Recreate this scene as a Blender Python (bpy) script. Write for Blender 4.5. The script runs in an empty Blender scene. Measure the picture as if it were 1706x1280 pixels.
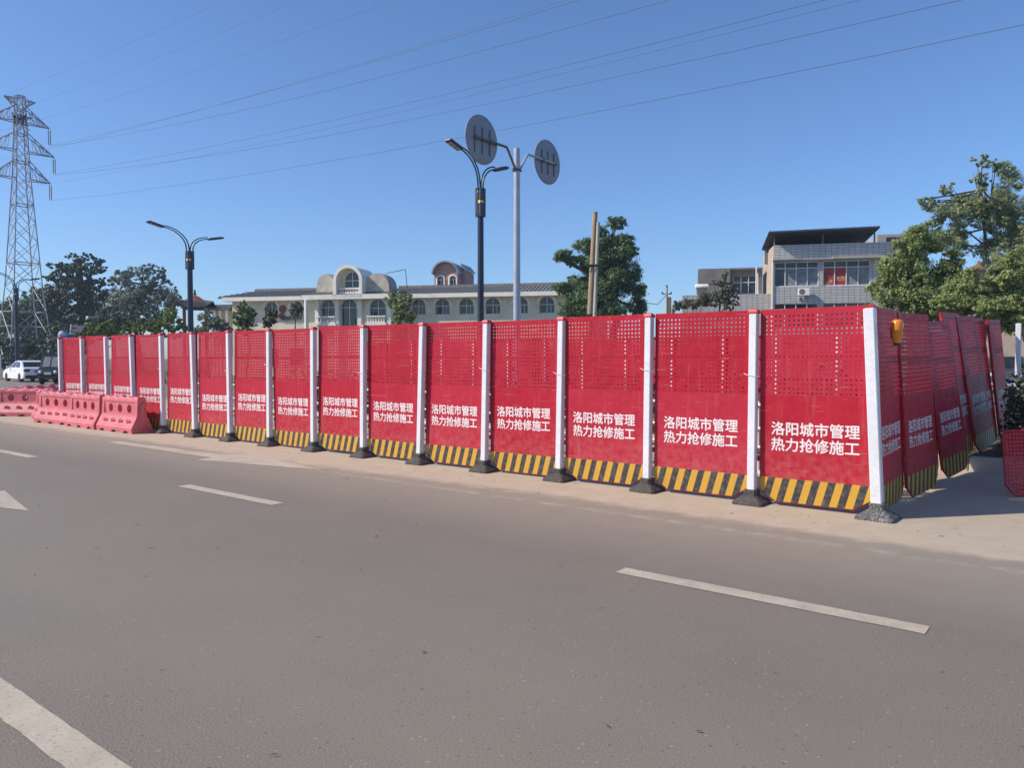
import bpy, math, random
import numpy as np
from mathutils import Vector, Matrix, Quaternion
random.seed(7); RNG = np.random.default_rng(11)
R = math.radians
SC = bpy.context.scene
COL = SC.collection

# ------------------------------------------------------------ camera, sky, sun, exposure
F, CX, CY, YH, H = 1282.0, 853.0, 640.0, 597.0, 1.6
PITCH = math.atan((CY - YH) / F)
cam = bpy.data.cameras.new('camera'); cam.sensor_fit = 'HORIZONTAL'; cam.sensor_width = 36
cam.lens = 36 * F / 1706; cam.clip_start = .05; cam.clip_end = 3000
camo = bpy.data.objects.new('camera', cam); COL.objects.link(camo)
camo.location = (0, 0, H); camo.rotation_euler = (math.pi / 2 - PITCH, 0, 0)
SC.camera = camo
EL, AZ = R(40), R(10)                                   # sun on the left, a little behind the camera
SUN = Vector((-math.cos(EL) * math.cos(AZ), -math.cos(EL) * math.sin(AZ), math.sin(EL)))
W = bpy.data.worlds.new('World'); SC.world = W; W.use_nodes = True
nt = W.node_tree; nt.nodes.clear()
sky = nt.nodes.new('ShaderNodeTexSky'); sky.sky_type = 'NISHITA'; sky.sun_disc = False
sky.sun_elevation = EL; sky.sun_rotation = math.atan2(SUN.x, SUN.y)
sky.altitude = 0; sky.air_density = .92; sky.dust_density = .5; sky.ozone_density = 9
bg = nt.nodes.new('ShaderNodeBackground'); bg.inputs[1].default_value = .12
wo = nt.nodes.new('ShaderNodeOutputWorld')
nt.links.new(sky.outputs[0], bg.inputs[0]); nt.links.new(bg.outputs[0], wo.inputs[0])
sl = bpy.data.lights.new('sun', 'SUN'); sl.energy = 3.6; sl.angle = R(.55); sl.color = (1, .9, .77)
so = bpy.data.objects.new('sun', sl); COL.objects.link(so); so.rotation_euler = SUN.to_track_quat('Z', 'Y').to_euler()
so.location = SUN * 60
vs = SC.view_settings; vs.view_transform = 'Standard'; vs.look = 'None'; vs.exposure = .45; vs.gamma = 1; vs.use_curve_mapping = False
SC.render.film_transparent = False
SC.cycles.use_denoising = True
SC.cycles.max_bounces = 6; SC.cycles.transparent_max_bounces = 6

# ------------------------------------------------------------ pixel to place
def ray(px, py):
    a, b = (px - CX) / F, -(py - CY) / F
    c, s = math.cos(PITCH), math.sin(PITCH)
    return Vector((a, c + b * s, -s + b * c))
def at(px, py, Y):
    d = ray(px, py); return Vector((0, 0, H)) + d * (Y / d.y)
def gnd(px, py):
    d = ray(px, py); return Vector((0, 0, H)) + d * (-H / d.z)
S = H / 1.5
P0 = Vector((3.4196 * S, 7.1439 * S, 0)); STEP = Vector((-.9464 * S, .7497 * S, 0))
SP = STEP.length; EU = STEP.normalized(); EV = Vector((EU.y, -EU.x, 0))
FROT = math.atan2(-EU.y, -EU.x)                        # local x towards the corner, local y = behind the fence
def uv(p): q = p - P0; return q.dot(EU), q.dot(EV)
def W_(u, v, z=0.): return P0 + EU * u + EV * v + Vector((0, 0, z))

# ------------------------------------------------------------ materials
MATS = {}
def nodes(name):
    m = bpy.data.materials.new(name); m.use_nodes = True
    n = m.node_tree; b = n.nodes['Principled BSDF']; MATS[name] = m
    return m, n, b
def N(n, t, **k):
    x = n.nodes.new(t)
    for a, v in k.items(): setattr(x, a, v)
    return x
def L(n, a, b): n.links.new(a, b)
def mixc(n, fac, a, b):
    x = N(n, 'ShaderNodeMix', data_type='RGBA')
    for s, v in ((x.inputs[0], fac), (x.inputs[6], a), (x.inputs[7], b)):
        if hasattr(v, 'links'): L(n, v, s)
        else: s.default_value = v if not isinstance(v, tuple) else (*v[:3], 1)
    return x.outputs[2]
def ramp(n, src, a, b, va=0., vb=1.):
    x = N(n, 'ShaderNodeMapRange', clamp=True)
    L(n, src, x.inputs[0]); x.inputs[1].default_value = a; x.inputs[2].default_value = b
    x.inputs[3].default_value = va; x.inputs[4].default_value = vb
    return x.outputs[0]
def noise(n, scale, co=None, detail=4, rough=.6):
    x = N(n, 'ShaderNodeTexNoise'); x.inputs['Scale'].default_value = scale
    x.inputs['Detail'].default_value = detail; x.inputs['Roughness'].default_value = rough
    if co is not None: L(n, co, x.inputs['Vector'])
    return x.outputs['Fac']
def objco(n, rnd=False, kind='Object'):
    t = N(n, 'ShaderNodeTexCoord')
    if not rnd: return t.outputs[kind]
    o = N(n, 'ShaderNodeObjectInfo'); m = N(n, 'ShaderNodeMath', operation='MULTIPLY'); m.inputs[1].default_value = 57.
    L(n, o.outputs['Random'], m.inputs[0])
    a = N(n, 'ShaderNodeVectorMath', operation='ADD'); L(n, t.outputs[kind], a.inputs[0]); L(n, m.outputs[0], a.inputs[1])
    return a.outputs[0]
def bump(n, b, src, strength, dist=.02):
    x = N(n, 'ShaderNodeBump'); x.inputs['Strength'].default_value = strength; x.inputs['Distance'].default_value = dist
    L(n, src, x.inputs['Height']); L(n, x.outputs[0], b.inputs['Normal']); return x
def M(name, col, rough=.6, var=.18, scale=6., bmp=.0, metal=0., spec=.5, rnd=True, dirt=None):
    if name in MATS: return MATS[name]
    m, n, b = nodes(name); co = objco(n, rnd)
    f = noise(n, scale, co); f2 = noise(n, scale * 7, co, 3)
    lo = tuple(c * (1 - var) for c in col); hi = tuple(min(1, c * (1 + var)) for c in col)
    c = mixc(n, ramp(n, f, .3, .7), lo, hi)
    if dirt:
        c = mixc(n, ramp(n, f2, .5, .75, 0, dirt[1]), c, dirt[0])
    L(n, c, b.inputs['Base Color']); b.inputs['Roughness'].default_value = rough; b.inputs['Metallic'].default_value = metal
    b.inputs['Specular IOR Level'].default_value = spec
    if bmp: bump(n, b, f2, bmp)
    return m

def m_red():
    m, n, b = nodes('red_steel'); co = objco(n, True)
    f = noise(n, 2.2, co, 5); f2 = noise(n, 14, co, 4)
    o = N(n, 'ShaderNodeObjectInfo')
    c = mixc(n, ramp(n, f, .3, .7), (.38, .006, .022), (.44, .01, .03))
    c = mixc(n, ramp(n, o.outputs['Random'], 0, 1, 0, .5), c, (.47, .03, .06))
    stm = N(n, 'ShaderNodeMapping'); L(n, co, stm.inputs[0]); stm.inputs['Scale'].default_value = (9, 9, .7)
    c = mixc(n, ramp(n, noise(n, 1.6, stm.outputs[0], 5, .65), .56, .78, 0, .3), c, (.55, .2, .19))
    scr = N(n, 'ShaderNodeMapping'); L(n, co, scr.inputs[0]); scr.inputs['Rotation'].default_value = (0, .9, 0); scr.inputs['Scale'].default_value = (2.2, 2, 60)
    c = mixc(n, ramp(n, noise(n, 1.5, scr.outputs[0], 2, .4), .71, .74, 0, .5), c, (.6, .25, .25))
    tz = N(n, 'ShaderNodeSeparateXYZ'); L(n, objco(n), tz.inputs[0])
    low = ramp(n, tz.outputs[2], .25, .8, .26, .03)
    dm = N(n, 'ShaderNodeMath', operation='MULTIPLY'); L(n, ramp(n, f2, .35, .7), dm.inputs[0]); L(n, low, dm.inputs[1])
    c = mixc(n, dm.outputs[0], c, (.5, .3, .25))
    L(n, c, b.inputs['Base Color']); L(n, ramp(n, f2, .3, .7, .42, .6), b.inputs['Roughness'])
    b.inputs['Specular IOR Level'].default_value = .2
    d = noise(n, 1.7, co, 3, .55); bump(n, b, d, .65, .05)
    return m
def m_stripe():
    m, n, b = nodes('hazard_print'); co = objco(n); s = N(n, 'ShaderNodeSeparateXYZ'); L(n, co, s.inputs[0])
    a = N(n, 'ShaderNodeMath', operation='MULTIPLY_ADD'); L(n, s.outputs[2], a.inputs[0]); a.inputs[1].default_value = -.28; L(n, s.outputs[0], a.inputs[2])
    d = N(n, 'ShaderNodeMath', operation='MULTIPLY_ADD'); L(n, a.outputs[0], d.inputs[0]); d.inputs[1].default_value = 1 / .158; d.inputs[2].default_value = 20.02
    fr = N(n, 'ShaderNodeMath', operation='FRACT'); L(n, d.outputs[0], fr.inputs[0])
    g = N(n, 'ShaderNodeMath', operation='GREATER_THAN'); L(n, fr.outputs[0], g.inputs[0]); g.inputs[1].default_value = .5
    c = mixc(n, g.outputs[0], (.62, .33, .02), (.035, .032, .035))
    f = noise(n, 22, objco(n, True), 5); c = mixc(n, ramp(n, f, .45, .75, 0, .45), c, (.3, .23, .16))
    L(n, c, b.inputs['Base Color']); b.inputs['Roughness'].default_value = .5
    return m
def m_road():
    m, n, b = nodes('asphalt'); co = objco(n); s = N(n, 'ShaderNodeSeparateXYZ'); L(n, co, s.inputs[0])
    fine = noise(n, 110, co, 4, .75); mid = noise(n, 1.1, co, 6); big = noise(n, .22, co, 4)
    st = N(n, 'ShaderNodeMapping'); L(n, co, st.inputs[0]); st.inputs['Scale'].default_value = (.12, 1.6, 1)
    streak = noise(n, 1.3, st.outputs[0], 5)
    c = mixc(n, ramp(n, fine, .36, .64), (.122, .106, .083), (.285, .248, .197))
    c = mixc(n, ramp(n, mid, .38, .7, 0, .3), c, (.26, .222, .17))
    c = mixc(n, ramp(n, big, .42, .62, 0, .35), c, (.185, .158, .138))
    c = mixc(n, ramp(n, streak, .45, .7, 0, .22), c, (.175, .15, .128))
    wv = N(n, 'ShaderNodeTexWave', bands_direction='Y', wave_profile='SIN'); wv.inputs['Scale'].default_value = .085; wv.inputs['Distortion'].default_value = .6; L(n, co, wv.inputs['Vector'])
    c = mixc(n, ramp(n, wv.outputs['Fac'], .35, .9, 0, .2), c, (.27, .235, .185))
    peb = N(n, 'ShaderNodeTexVoronoi'); peb.inputs['Scale'].default_value = 24; L(n, co, peb.inputs['Vector'])
    pr = N(n, 'ShaderNodeSeparateColor'); L(n, peb.outputs['Color'], pr.inputs[0])
    pe = N(n, 'ShaderNodeMath', operation='MULTIPLY'); L(n, ramp(n, peb.outputs['Distance'], .12, .2, .55, 0), pe.inputs[0]); L(n, ramp(n, pr.outputs[0], .55, .6), pe.inputs[1])
    c = mixc(n, pe.outputs[0], c, mixc(n, ramp(n, pr.outputs[1], .4, .6), (.07, .062, .056), (.4, .36, .32)))
    spot = noise(n, 9, co, 2, .4); c = mixc(n, ramp(n, spot, .74, .78, 0, .7), c, (.05, .045, .045))
    # dust drifted along the foot of the fence (local x towards the corner, y behind)
    w1 = noise(n, .7, st.outputs[0], 6); w2 = noise(n, 3.5, co, 6, .7)
    a = N(n, 'ShaderNodeMath', operation='MULTIPLY_ADD'); L(n, w1, a.inputs[0]); a.inputs[1].default_value = 1.0; L(n, s.outputs[1], a.inputs[2])
    a2 = N(n, 'ShaderNodeMath', operation='MULTIPLY_ADD'); L(n, w2, a2.inputs[0]); a2.inputs[1].default_value = .5; L(n, a.outputs[0], a2.inputs[2])
    inn = ramp(n, a2.outputs[0], -.5, -.2); out = ramp(n, s.outputs[1], 5, 8, 1, 0)
    mm = N(n, 'ShaderNodeMath', operation='MULTIPLY'); L(n, inn, mm.inputs[0]); L(n, out, mm.inputs[1])
    m3 = N(n, 'ShaderNodeMath', operation='MULTIPLY'); L(n, mm.outputs[0], m3.inputs[0]); m3.inputs[1].default_value = .9
    dust = mixc(n, ramp(n, w2, .3, .7), (.44, .365, .27), (.53, .445, .335))
    c = mixc(n, m3.outputs[0], c, dust)
    soft = ramp(n, a2.outputs[0], -2.2, -.6, 0, .28); m4 = N(n, 'ShaderNodeMath', operation='MULTIPLY'); L(n, soft, m4.inputs[0]); L(n, out, m4.inputs[1])
    c = mixc(n, m4.outputs[0], c, dust)
    # worn edge line
    e1 = ramp(n, s.outputs[1], -1.46, -1.43); e2 = ramp(n, s.outputs[1], -1.35, -1.32, 1, 0)
    me = N(n, 'ShaderNodeMath', operation='MULTIPLY'); L(n, e1, me.inputs[0]); L(n, e2, me.inputs[1])
    mf = N(n, 'ShaderNodeMath', operation='MULTIPLY'); L(n, me.outputs[0], mf.inputs[0]); L(n, ramp(n, w2, .42, .62, 0, .5), mf.inputs[1])
    c = mixc(n, mf.outputs[0], c, (.46, .41, .34))
    L(n, c, b.inputs['Base Color']); b.inputs['Roughness'].default_value = .72; b.inputs['Specular IOR Level'].default_value = .45
    bump(n, b, fine, .5, .006)
    return m
def m_paint():
    m, n, b = nodes('road_paint'); co = objco(n)
    f = noise(n, 60, co, 5, .7); g = noise(n, 4, co, 5)
    c = mixc(n, ramp(n, g, .3, .7), (.42, .36, .275), (.53, .46, .365))
    c = mixc(n, ramp(n, f, .54, .68, 0, .8), c, (.2, .175, .15))
    c = mixc(n, ramp(n, noise(n, 1.3, co, 6, .7), .52, .66, 0, .55), c, (.24, .21, .175))
    L(n, c, b.inputs['Base Color']); b.inputs['Roughness'].default_value = .8
    return m
def leafmat(name, a, c2, tr=.3, rough=.55):
    if name in MATS: return MATS[name]
    m, n, b = nodes(name); g = N(n, 'ShaderNodeNewGeometry')
    c = mixc(n, g.outputs['Random Per Island'], a, c2)
    L(n, c, b.inputs['Base Color']); b.inputs['Roughness'].default_value = rough; b.inputs['Specular IOR Level'].default_value = .3
    t = N(n, 'ShaderNodeBsdfTranslucent'); tc = mixc(n, .5, c, tuple(min(1, x * 1.6) for x in c2)); L(n, tc, t.inputs[0])
    mx = N(n, 'ShaderNodeMixShader'); mx.inputs[0].default_value = tr
    L(n, b.outputs[0], mx.inputs[1]); L(n, t.outputs[0], mx.inputs[2]); L(n, mx.outputs[0], n.nodes['Material Output'].inputs[0])
    return m
def brickmat(name, c1, c2, mort, bw, bh, rot=True):
    m, n, b = nodes(name); co = objco(n); s = N(n, 'ShaderNodeSeparateXYZ'); L(n, co, s.inputs[0])
    xy = N(n, 'ShaderNodeMath', operation='ADD'); L(n, s.outputs[0], xy.inputs[0]); L(n, s.outputs[1], xy.inputs[1])
    cb = N(n, 'ShaderNodeCombineXYZ'); L(n, xy.outputs[0], cb.inputs[0]); L(n, s.outputs[2], cb.inputs[1])
    t = N(n, 'ShaderNodeTexBrick'); L(n, cb.outputs[0], t.inputs['Vector']); t.offset = 0
    t.inputs['Scale'].default_value = 1; t.inputs['Brick Width'].default_value = bw; t.inputs['Row Height'].default_value = bh
    t.inputs['Mortar Size'].default_value = .018; t.inputs['Color1'].default_value = (*c1, 1); t.inputs['Color2'].default_value = (*c2, 1); t.inputs['Mortar'].default_value = (*mort, 1)
    g = noise(n, .8, co, 5); c = mixc(n, ramp(n, g, .45, .75, 0, .4), t.outputs['Color'], tuple(x * .6 for x in c1))
    L(n, c, b.inputs['Base Color']); b.inputs['Roughness'].default_value = .55
    return m
def glassmat(name, col, rough=.06):
    m, n, b = nodes(name); co = objco(n, True); g = noise(n, 1.2, co, 3)
    c = mixc(n, ramp(n, g, .35, .65), tuple(x * .5 for x in col), tuple(x * 1.4 for x in col))
    L(n, c, b.inputs['Base Color']); b.inputs['Roughness'].default_value = rough; b.inputs['Specular IOR Level'].default_value = .6
    return m
m_red(); m_stripe(); m_road(); m_paint()
M('white_print', (.78, .7, .7), .5, .06)
M('post_white', (.72, .73, .76), .35, .06, 5, dirt=((.45, .4, .36), .35))
M('cap_red', (.62, .07, .07), .45, .12); M('rubber', (.055, .048, .045), .8, .3, 9, .5, dirt=((.3, .25, .2), .6))
M('rubber_pale', (.075, .07, .068), .8, .3, 9, .5, dirt=((.55, .52, .5), .9))
M('barrier_red', (.6, .125, .15), .5, .2, 4, .2, dirt=((.5, .33, .28), .6))
M('lamp_blue', (.012, .024, .05), .35, .2); M('lamp_dark', (.02, .024, .032), .45, .2); M('lens_grey', (.35, .36, .38), .3, .1)
M('lamp_panel', (.05, .06, .09), .4, .3); M('emblem_yellow', (.75, .55, .12), .5, .1)
M('galv', (.42, .45, .5), .42, .12, 3, metal=.35); M('sign_back', (.27, .29, .33), .5, .1, 3, metal=.1); M('sign_tube', (.13, .12, .14), .5, .2)
M('amber', (.72, .24, .02), .25, .15, 8); M('white_metal', (.75, .75, .75), .4, .08); M('black_metal', (.03, .03, .03), .5, .2)
M('kerb', (.46, .41, .34), .85, .15, 3, .3); M('soil', (.1, .075, .05), .95, .3, 3, .5); M('verge', (.13, .12, .06), .95, .4, .5, .5)
M('bark', (.09, .07, .055), .9, .3, 9, .6); M('bark_pale', (.22, .19, .16), .9, .3, 9, .6)
M('stucco', (.7, .63, .5), .85, .12, .9, .1, rnd=False, dirt=((.38, .33, .26), .5)); M('trim', (.8, .77, .7), .8, .08, 2, rnd=False)
M('relief', (.5, .45, .37), .85, .25, 2.2, .8, dirt=((.25, .22, .18), .5)); M('stone_old', (.45, .42, .37), .85, .2, 2, .3)
M('roof_tile', (.2, .195, .185), .7, .3, 5, .3, dirt=((.25, .22, .2), .4)); M('roof_edge', (.42, .4, .36), .8, .15, 2)
M('pink_stucco', (.46, .27, .23), .85, .1, 2, .2); M('pink_tile', (.4, .22, .19), .8, .25, 6, .3); M('turret_roof', (.26, .29, .3), .45, .15, 2, metal=.3)
brickmat('grey_tile', (.5, .495, .49), (.43, .425, .42), (.17, .17, .17), .42, .2)
M('beige_wall', (.5, .4, .29), .85, .15, 1.2, .2, dirt=((.3, .24, .18), .4)); M('concrete', (.36, .34, .32), .85, .2, 1.5, .2, dirt=((.2, .19, .18), .5))
M('dark_concrete', (.17, .16, .155), .85, .2, 1.5, .2); M('canopy_blue', (.035, .06, .1), .5, .2, 3); M('canopy_under', (.03, .035, .04), .7, .2)
glassmat('glass_green', (.03, .045, .045)); glassmat('glass_dark', (.02, .024, .03)); glassmat('car_glass', (.02, .025, .028), .04)
M('frame_white', (.7, .7, .7), .45, .06); M('frame_grey', (.38, .38, .38), .5, .1); M('curtain', (.2, .22, .25), .8, .35, 3)
M('poster_red', (.36, .035, .04), .6, .2, 3); M('poster_gold', (.6, .38, .2), .6, .1); M('sign_dark', (.035, .03, .03), .6, .2)
M('car_white', (.8, .8, .8), .25, .03); M('car_black', (.02, .021, .024), .25, .2); M('car_grey', (.06, .063, .07), .25, .1); M('tyre', (.02, .02, .02), .85, .2)
M('rim', (.45, .46, .48), .35, .1, metal=.6); M('tail_red', (.14, .012, .012), .3, .1); M('head_white', (.6, .62, .64), .15, .1); M('plate_white', (.7, .7, .72), .5, .05); M('plate_blue', (.03, .12, .5), .45, .05)
M('steel_grey', (.27, .29, .32), .5, .15, 1, metal=.3); M('steel_far', (.3, .32, .35), .55, .2, .3, metal=.2); M('wire_dark', (.09, .1, .13), .6, .1); M('insul', (.12, .1, .1), .35, .2)
M('pole_wood', (.34, .25, .16), .85, .2, 1.2, .4); M('pole_conc', (.42, .38, .33), .85, .15, 1.2, .3)
M('pavilion_red', (.22, .055, .035), .7, .2, 3); M('pavilion_dark', (.045, .045, .05), .7, .25, 3); M('tank_white', (.75, .74, .7), .35, .06); M('tarp_blue', (.03, .13, .5), .6, .2, 3)
M('house_roof', (.26, .14, .08), .8, .25, 3, .3); M('house_wall', (.45, .36, .28), .85, .15, 2); M('drum_blue', (.05, .13, .25), .4, .15); M('solar_dark', (.03, .035, .06), .3, .2)

# ------------------------------------------------------------ mesh builder
class MB:
    def __init__(s): s.v = []; s.f = []; s.m = []; s.sm = []
    def add(s, vs, fs, mi=0, smooth=False, mat=None):
        o = len(s.v)
        s.v += [tuple(mat @ Vector(v)) if mat else tuple(v) for v in vs]
        s.f += [tuple(i + o for i in f) for f in fs]; s.m += [mi] * len(fs); s.sm += [smooth] * len(fs); return s
    def box(s, c, d, mi=0, mat=None, bev=0.):
        x, y, z = c; a, b, e = d[0] / 2, d[1] / 2, d[2] / 2
        if bev <= 0:
            vs = [(x + i * a, y + j * b, z + k * e) for i in (-1, 1) for j in (-1, 1) for k in (-1, 1)]
            return s.add(vs, [(0, 1, 3, 2), (4, 6, 7, 5), (0, 4, 5, 1), (2, 3, 7, 6), (0, 2, 6, 4), (1, 5, 7, 3)], mi, False, mat)
        oc = [(-1, -1 + 0), ]
        q = bev
        ring = [(-a + q, -b), (a - q, -b), (a, -b + q), (a, b - q), (a - q, b), (-a + q, b), (-a, b - q), (-a, -b + q)]
        inn = [(p[0] * (a - q) / a, p[1] * (b - q) / b) for p in ring]
        vs = [(x + p[0], y + p[1], z - e) for p in inn] + [(x + p[0], y + p[1], z - e + q) for p in ring] + [(x + p[0], y + p[1], z + e - q) for p in ring] + [(x + p[0], y + p[1], z + e) for p in inn]
        fs = [tuple(range(7, -1, -1)), tuple(range(24, 32))]
        for r in range(3):
            for i in range(8): j = (i + 1) % 8; fs.append((r * 8 + i, r * 8 + j, r * 8 + 8 + j, r * 8 + 8 + i))
        return s.add(vs, fs, mi, False, mat)
    def tube(s, pts, rad, n=8, mi=0, smooth=True, caps=True):
        pts = [Vector(p) for p in pts]; rad = rad if hasattr(rad, '__len__') else [rad] * len(pts)
        vs, fs = [], []; prev = None
        for i, p in enumerate(pts):
            t = (pts[min(i + 1, len(pts) - 1)] - pts[max(i - 1, 0)]).normalized()
            if prev is None:
                a = t.orthogonal().normalized() if abs(t.z) < .95 else Vector((1, 0, 0))
            else: a = prev
            a = (a - t * a.dot(t)).normalized(); prev = a; b = t.cross(a)
            for k in range(n):
                w = 2 * math.pi * (k + .5) / n; vs.append(p + (a * math.cos(w) + b * math.sin(w)) * rad[i])
        for i in range(len(pts) - 1):
            for k in range(n):
                l = (k + 1) % n; fs.append((i * n + k, i * n + l, i * n + n + l, i * n + n + k))
        s.add(vs, fs, mi, smooth)
        if caps:
            s.add(vs[:n], [tuple(range(n - 1, -1, -1))], mi); s.add(vs[-n:], [tuple(range(n))], mi)
        return s
    def prism(s, poly, vec, mi=0, mat=None):
        n = len(poly); v = Vector(vec); vs = [Vector(p) for p in poly]; vs += [p + v for p in vs]
        fs = [tuple(range(n)), tuple(range(2 * n - 1, n - 1, -1))] + [(i, n + i, n + (i + 1) % n, (i + 1) % n) for i in range(n)]
        return s.add(vs, fs, mi, False, mat)
    def loft(s, rings, mi=0, smooth=False, caps=True, mat=None):
        n = len(rings[0]); vs = [p for r in rings for p in r]; fs = []
        for i in range(len(rings) - 1):
            for k in range(n):
                l = (k + 1) % n; fs.append((i * n + k, i * n + l, i * n + n + l, i * n + n + k))
        s.add(vs, fs, mi, smooth, mat)
        if caps: s.add(rings[0], [tuple(range(n - 1, -1, -1))], mi, False, mat); s.add(rings[-1], [tuple(range(n))], mi, False, mat)
        return s
    def lathe(s, prof, n=16, mi=0, smooth=True, mat=None, axis='z'):
        rings = []
        for r, z in prof:
            rr = []
            for k in range(n):
                a = 2 * math.pi * k / n; x, y = r * math.cos(a), r * math.sin(a)
                rr.append((x, y, z) if axis == 'z' else ((z, x, y) if axis == 'x' else (y, z, x)))
            rings.append(rr)
        return s.loft(rings, mi, smooth, True, mat)
    def mesh(s, name, mats):
        me = bpy.data.meshes.new(name); me.from_pydata(s.v, [], s.f)
        for m in mats: me.materials.append(MATS[m])
        me.polygons.foreach_set('material_index', s.m); me.polygons.foreach_set('use_smooth', s.sm)
        me.update(); return me
    def build(s, name, mats, parent=None, loc=None, rot=None):
        mats = [mats] if isinstance(mats, str) else mats
        return obj(name, s.mesh(name, mats), parent, loc, rot)
def obj(name, me, parent=None, loc=None, rot=None):
    o = bpy.data.objects.new(name, me); COL.objects.link(o)
    if parent is not None: o.parent = parent
    if loc is not None: o.location = loc
    if rot is not None: o.rotation_euler = rot
    return o
def tag(o, label, cat, group=None):
    o['label'] = label; o['category'] = cat
    if group: o['group'] = group
    return o
def thing(name, label, cat, loc=(0, 0, 0), rot=(0, 0, 0), group=None):
    o = bpy.data.objects.new(name, None); COL.objects.link(o); o.location = loc; o.rotation_euler = rot; o.empty_display_size = .2
    return tag(o, label, cat, group)
def struct(o, kind='structure'): o['kind'] = kind; return o
def rotz(v, a): c, s = math.cos(a), math.sin(a); return Vector((v[0] * c - v[1] * s, v[0] * s + v[1] * c, v[2] if len(v) > 2 else 0))

# ------------------------------------------------------------ ground and road
g = MB(); g.add([(-900, -300, -.03), (900, -300, -.03), (900, 1500, -.03), (-900, 1500, -.03)], [(0, 1, 2, 3)])
struct(g.build('ground', 'verge'))
# the road frame: origin at the corner post, local x towards the right along the fence, y behind it
road = MB(); road.add([(-260, -40, 0), (160, -40, 0), (160, 15, 0), (-260, 15, 0)], [(0, 1, 2, 3)])
road = struct(road.build('road', 'asphalt', None, (P0.x, P0.y, 0), (0, 0, FROT)))
def rl(px, py): u, v = uv(gnd(px, py)); return (-u, v)
def decal(name, pts, z=.004):
    out = []                                # worn, slightly ragged outline
    for p, q in zip(pts, pts[1:] + pts[:1]):
        d = math.hypot(q[0] - p[0], q[1] - p[1]); k = max(1, int(d / .07))
        for i in range(k): out.append((p[0] + (q[0] - p[0]) * i / k + random.gauss(0, .0015), p[1] + (q[1] - p[1]) * i / k + random.gauss(0, .0018)))
    n = len(out); mb = MB(); mb.add([(p[0], p[1], z) for p in out], [tuple(range(n))])
    o = mb.build(name, 'road_paint', road); return o
def dash(x0, x1, v, w=.15):
    pts = [(x0, v - w / 2), (x1, v - w / 2), (x1, v + w / 2), (x0, v + w / 2)]
    decal('lane_dash', pts)
def dashpx(a, b, x0=None, x1=None, w=.15, v=None):
    A, B = rl(*a), rl(*b); dash(A[0] if x0 is None else x0, B[0] if x1 is None else x1, (A[1] + B[1]) / 2 if v is None else v, w)
dashpx((1036, 950), (1544, 1053), w=.16)
dashpx((301, 810), (467, 840), w=.16)
b_ = rl(57, 763); dash(b_[0] - 3.9, b_[0], b_[1], .16)
a_, c_ = rl(0, 1166), rl(168, 1280); dash(a_[0] - 1.4, a_[0] + 2.6, (a_[1] + c_[1]) / 2, .16)
decal('turn_arrow', [rl(*p) for p in [(177, 737.5), (257, 749), (352, 763.5), (327, 767), (543, 784.5), (418, 757), (369, 758), (200, 736)]])
T, A1, A2 = rl(48, 852), rl(0, 812), rl(0, 846)
def ext(T, A, L_): k = L_ / (A[0] - T[0]); return (T[0] + (A[0] - T[0]) * k, T[1] + (A[1] - T[1]) * k)
h1, h2 = ext(T, A1, -1.6), ext(T, A2, -1.6); mid_ = (h1[1] + h2[1]) / 2
decal('turn_arrow', [T, h1, (T[0] - 1.6, mid_ + .12), (T[0] - 4.6, mid_ + .12), (T[0] - 4.6, mid_ - .12), (T[0] - 1.6, mid_ - .12), h2])

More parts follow.
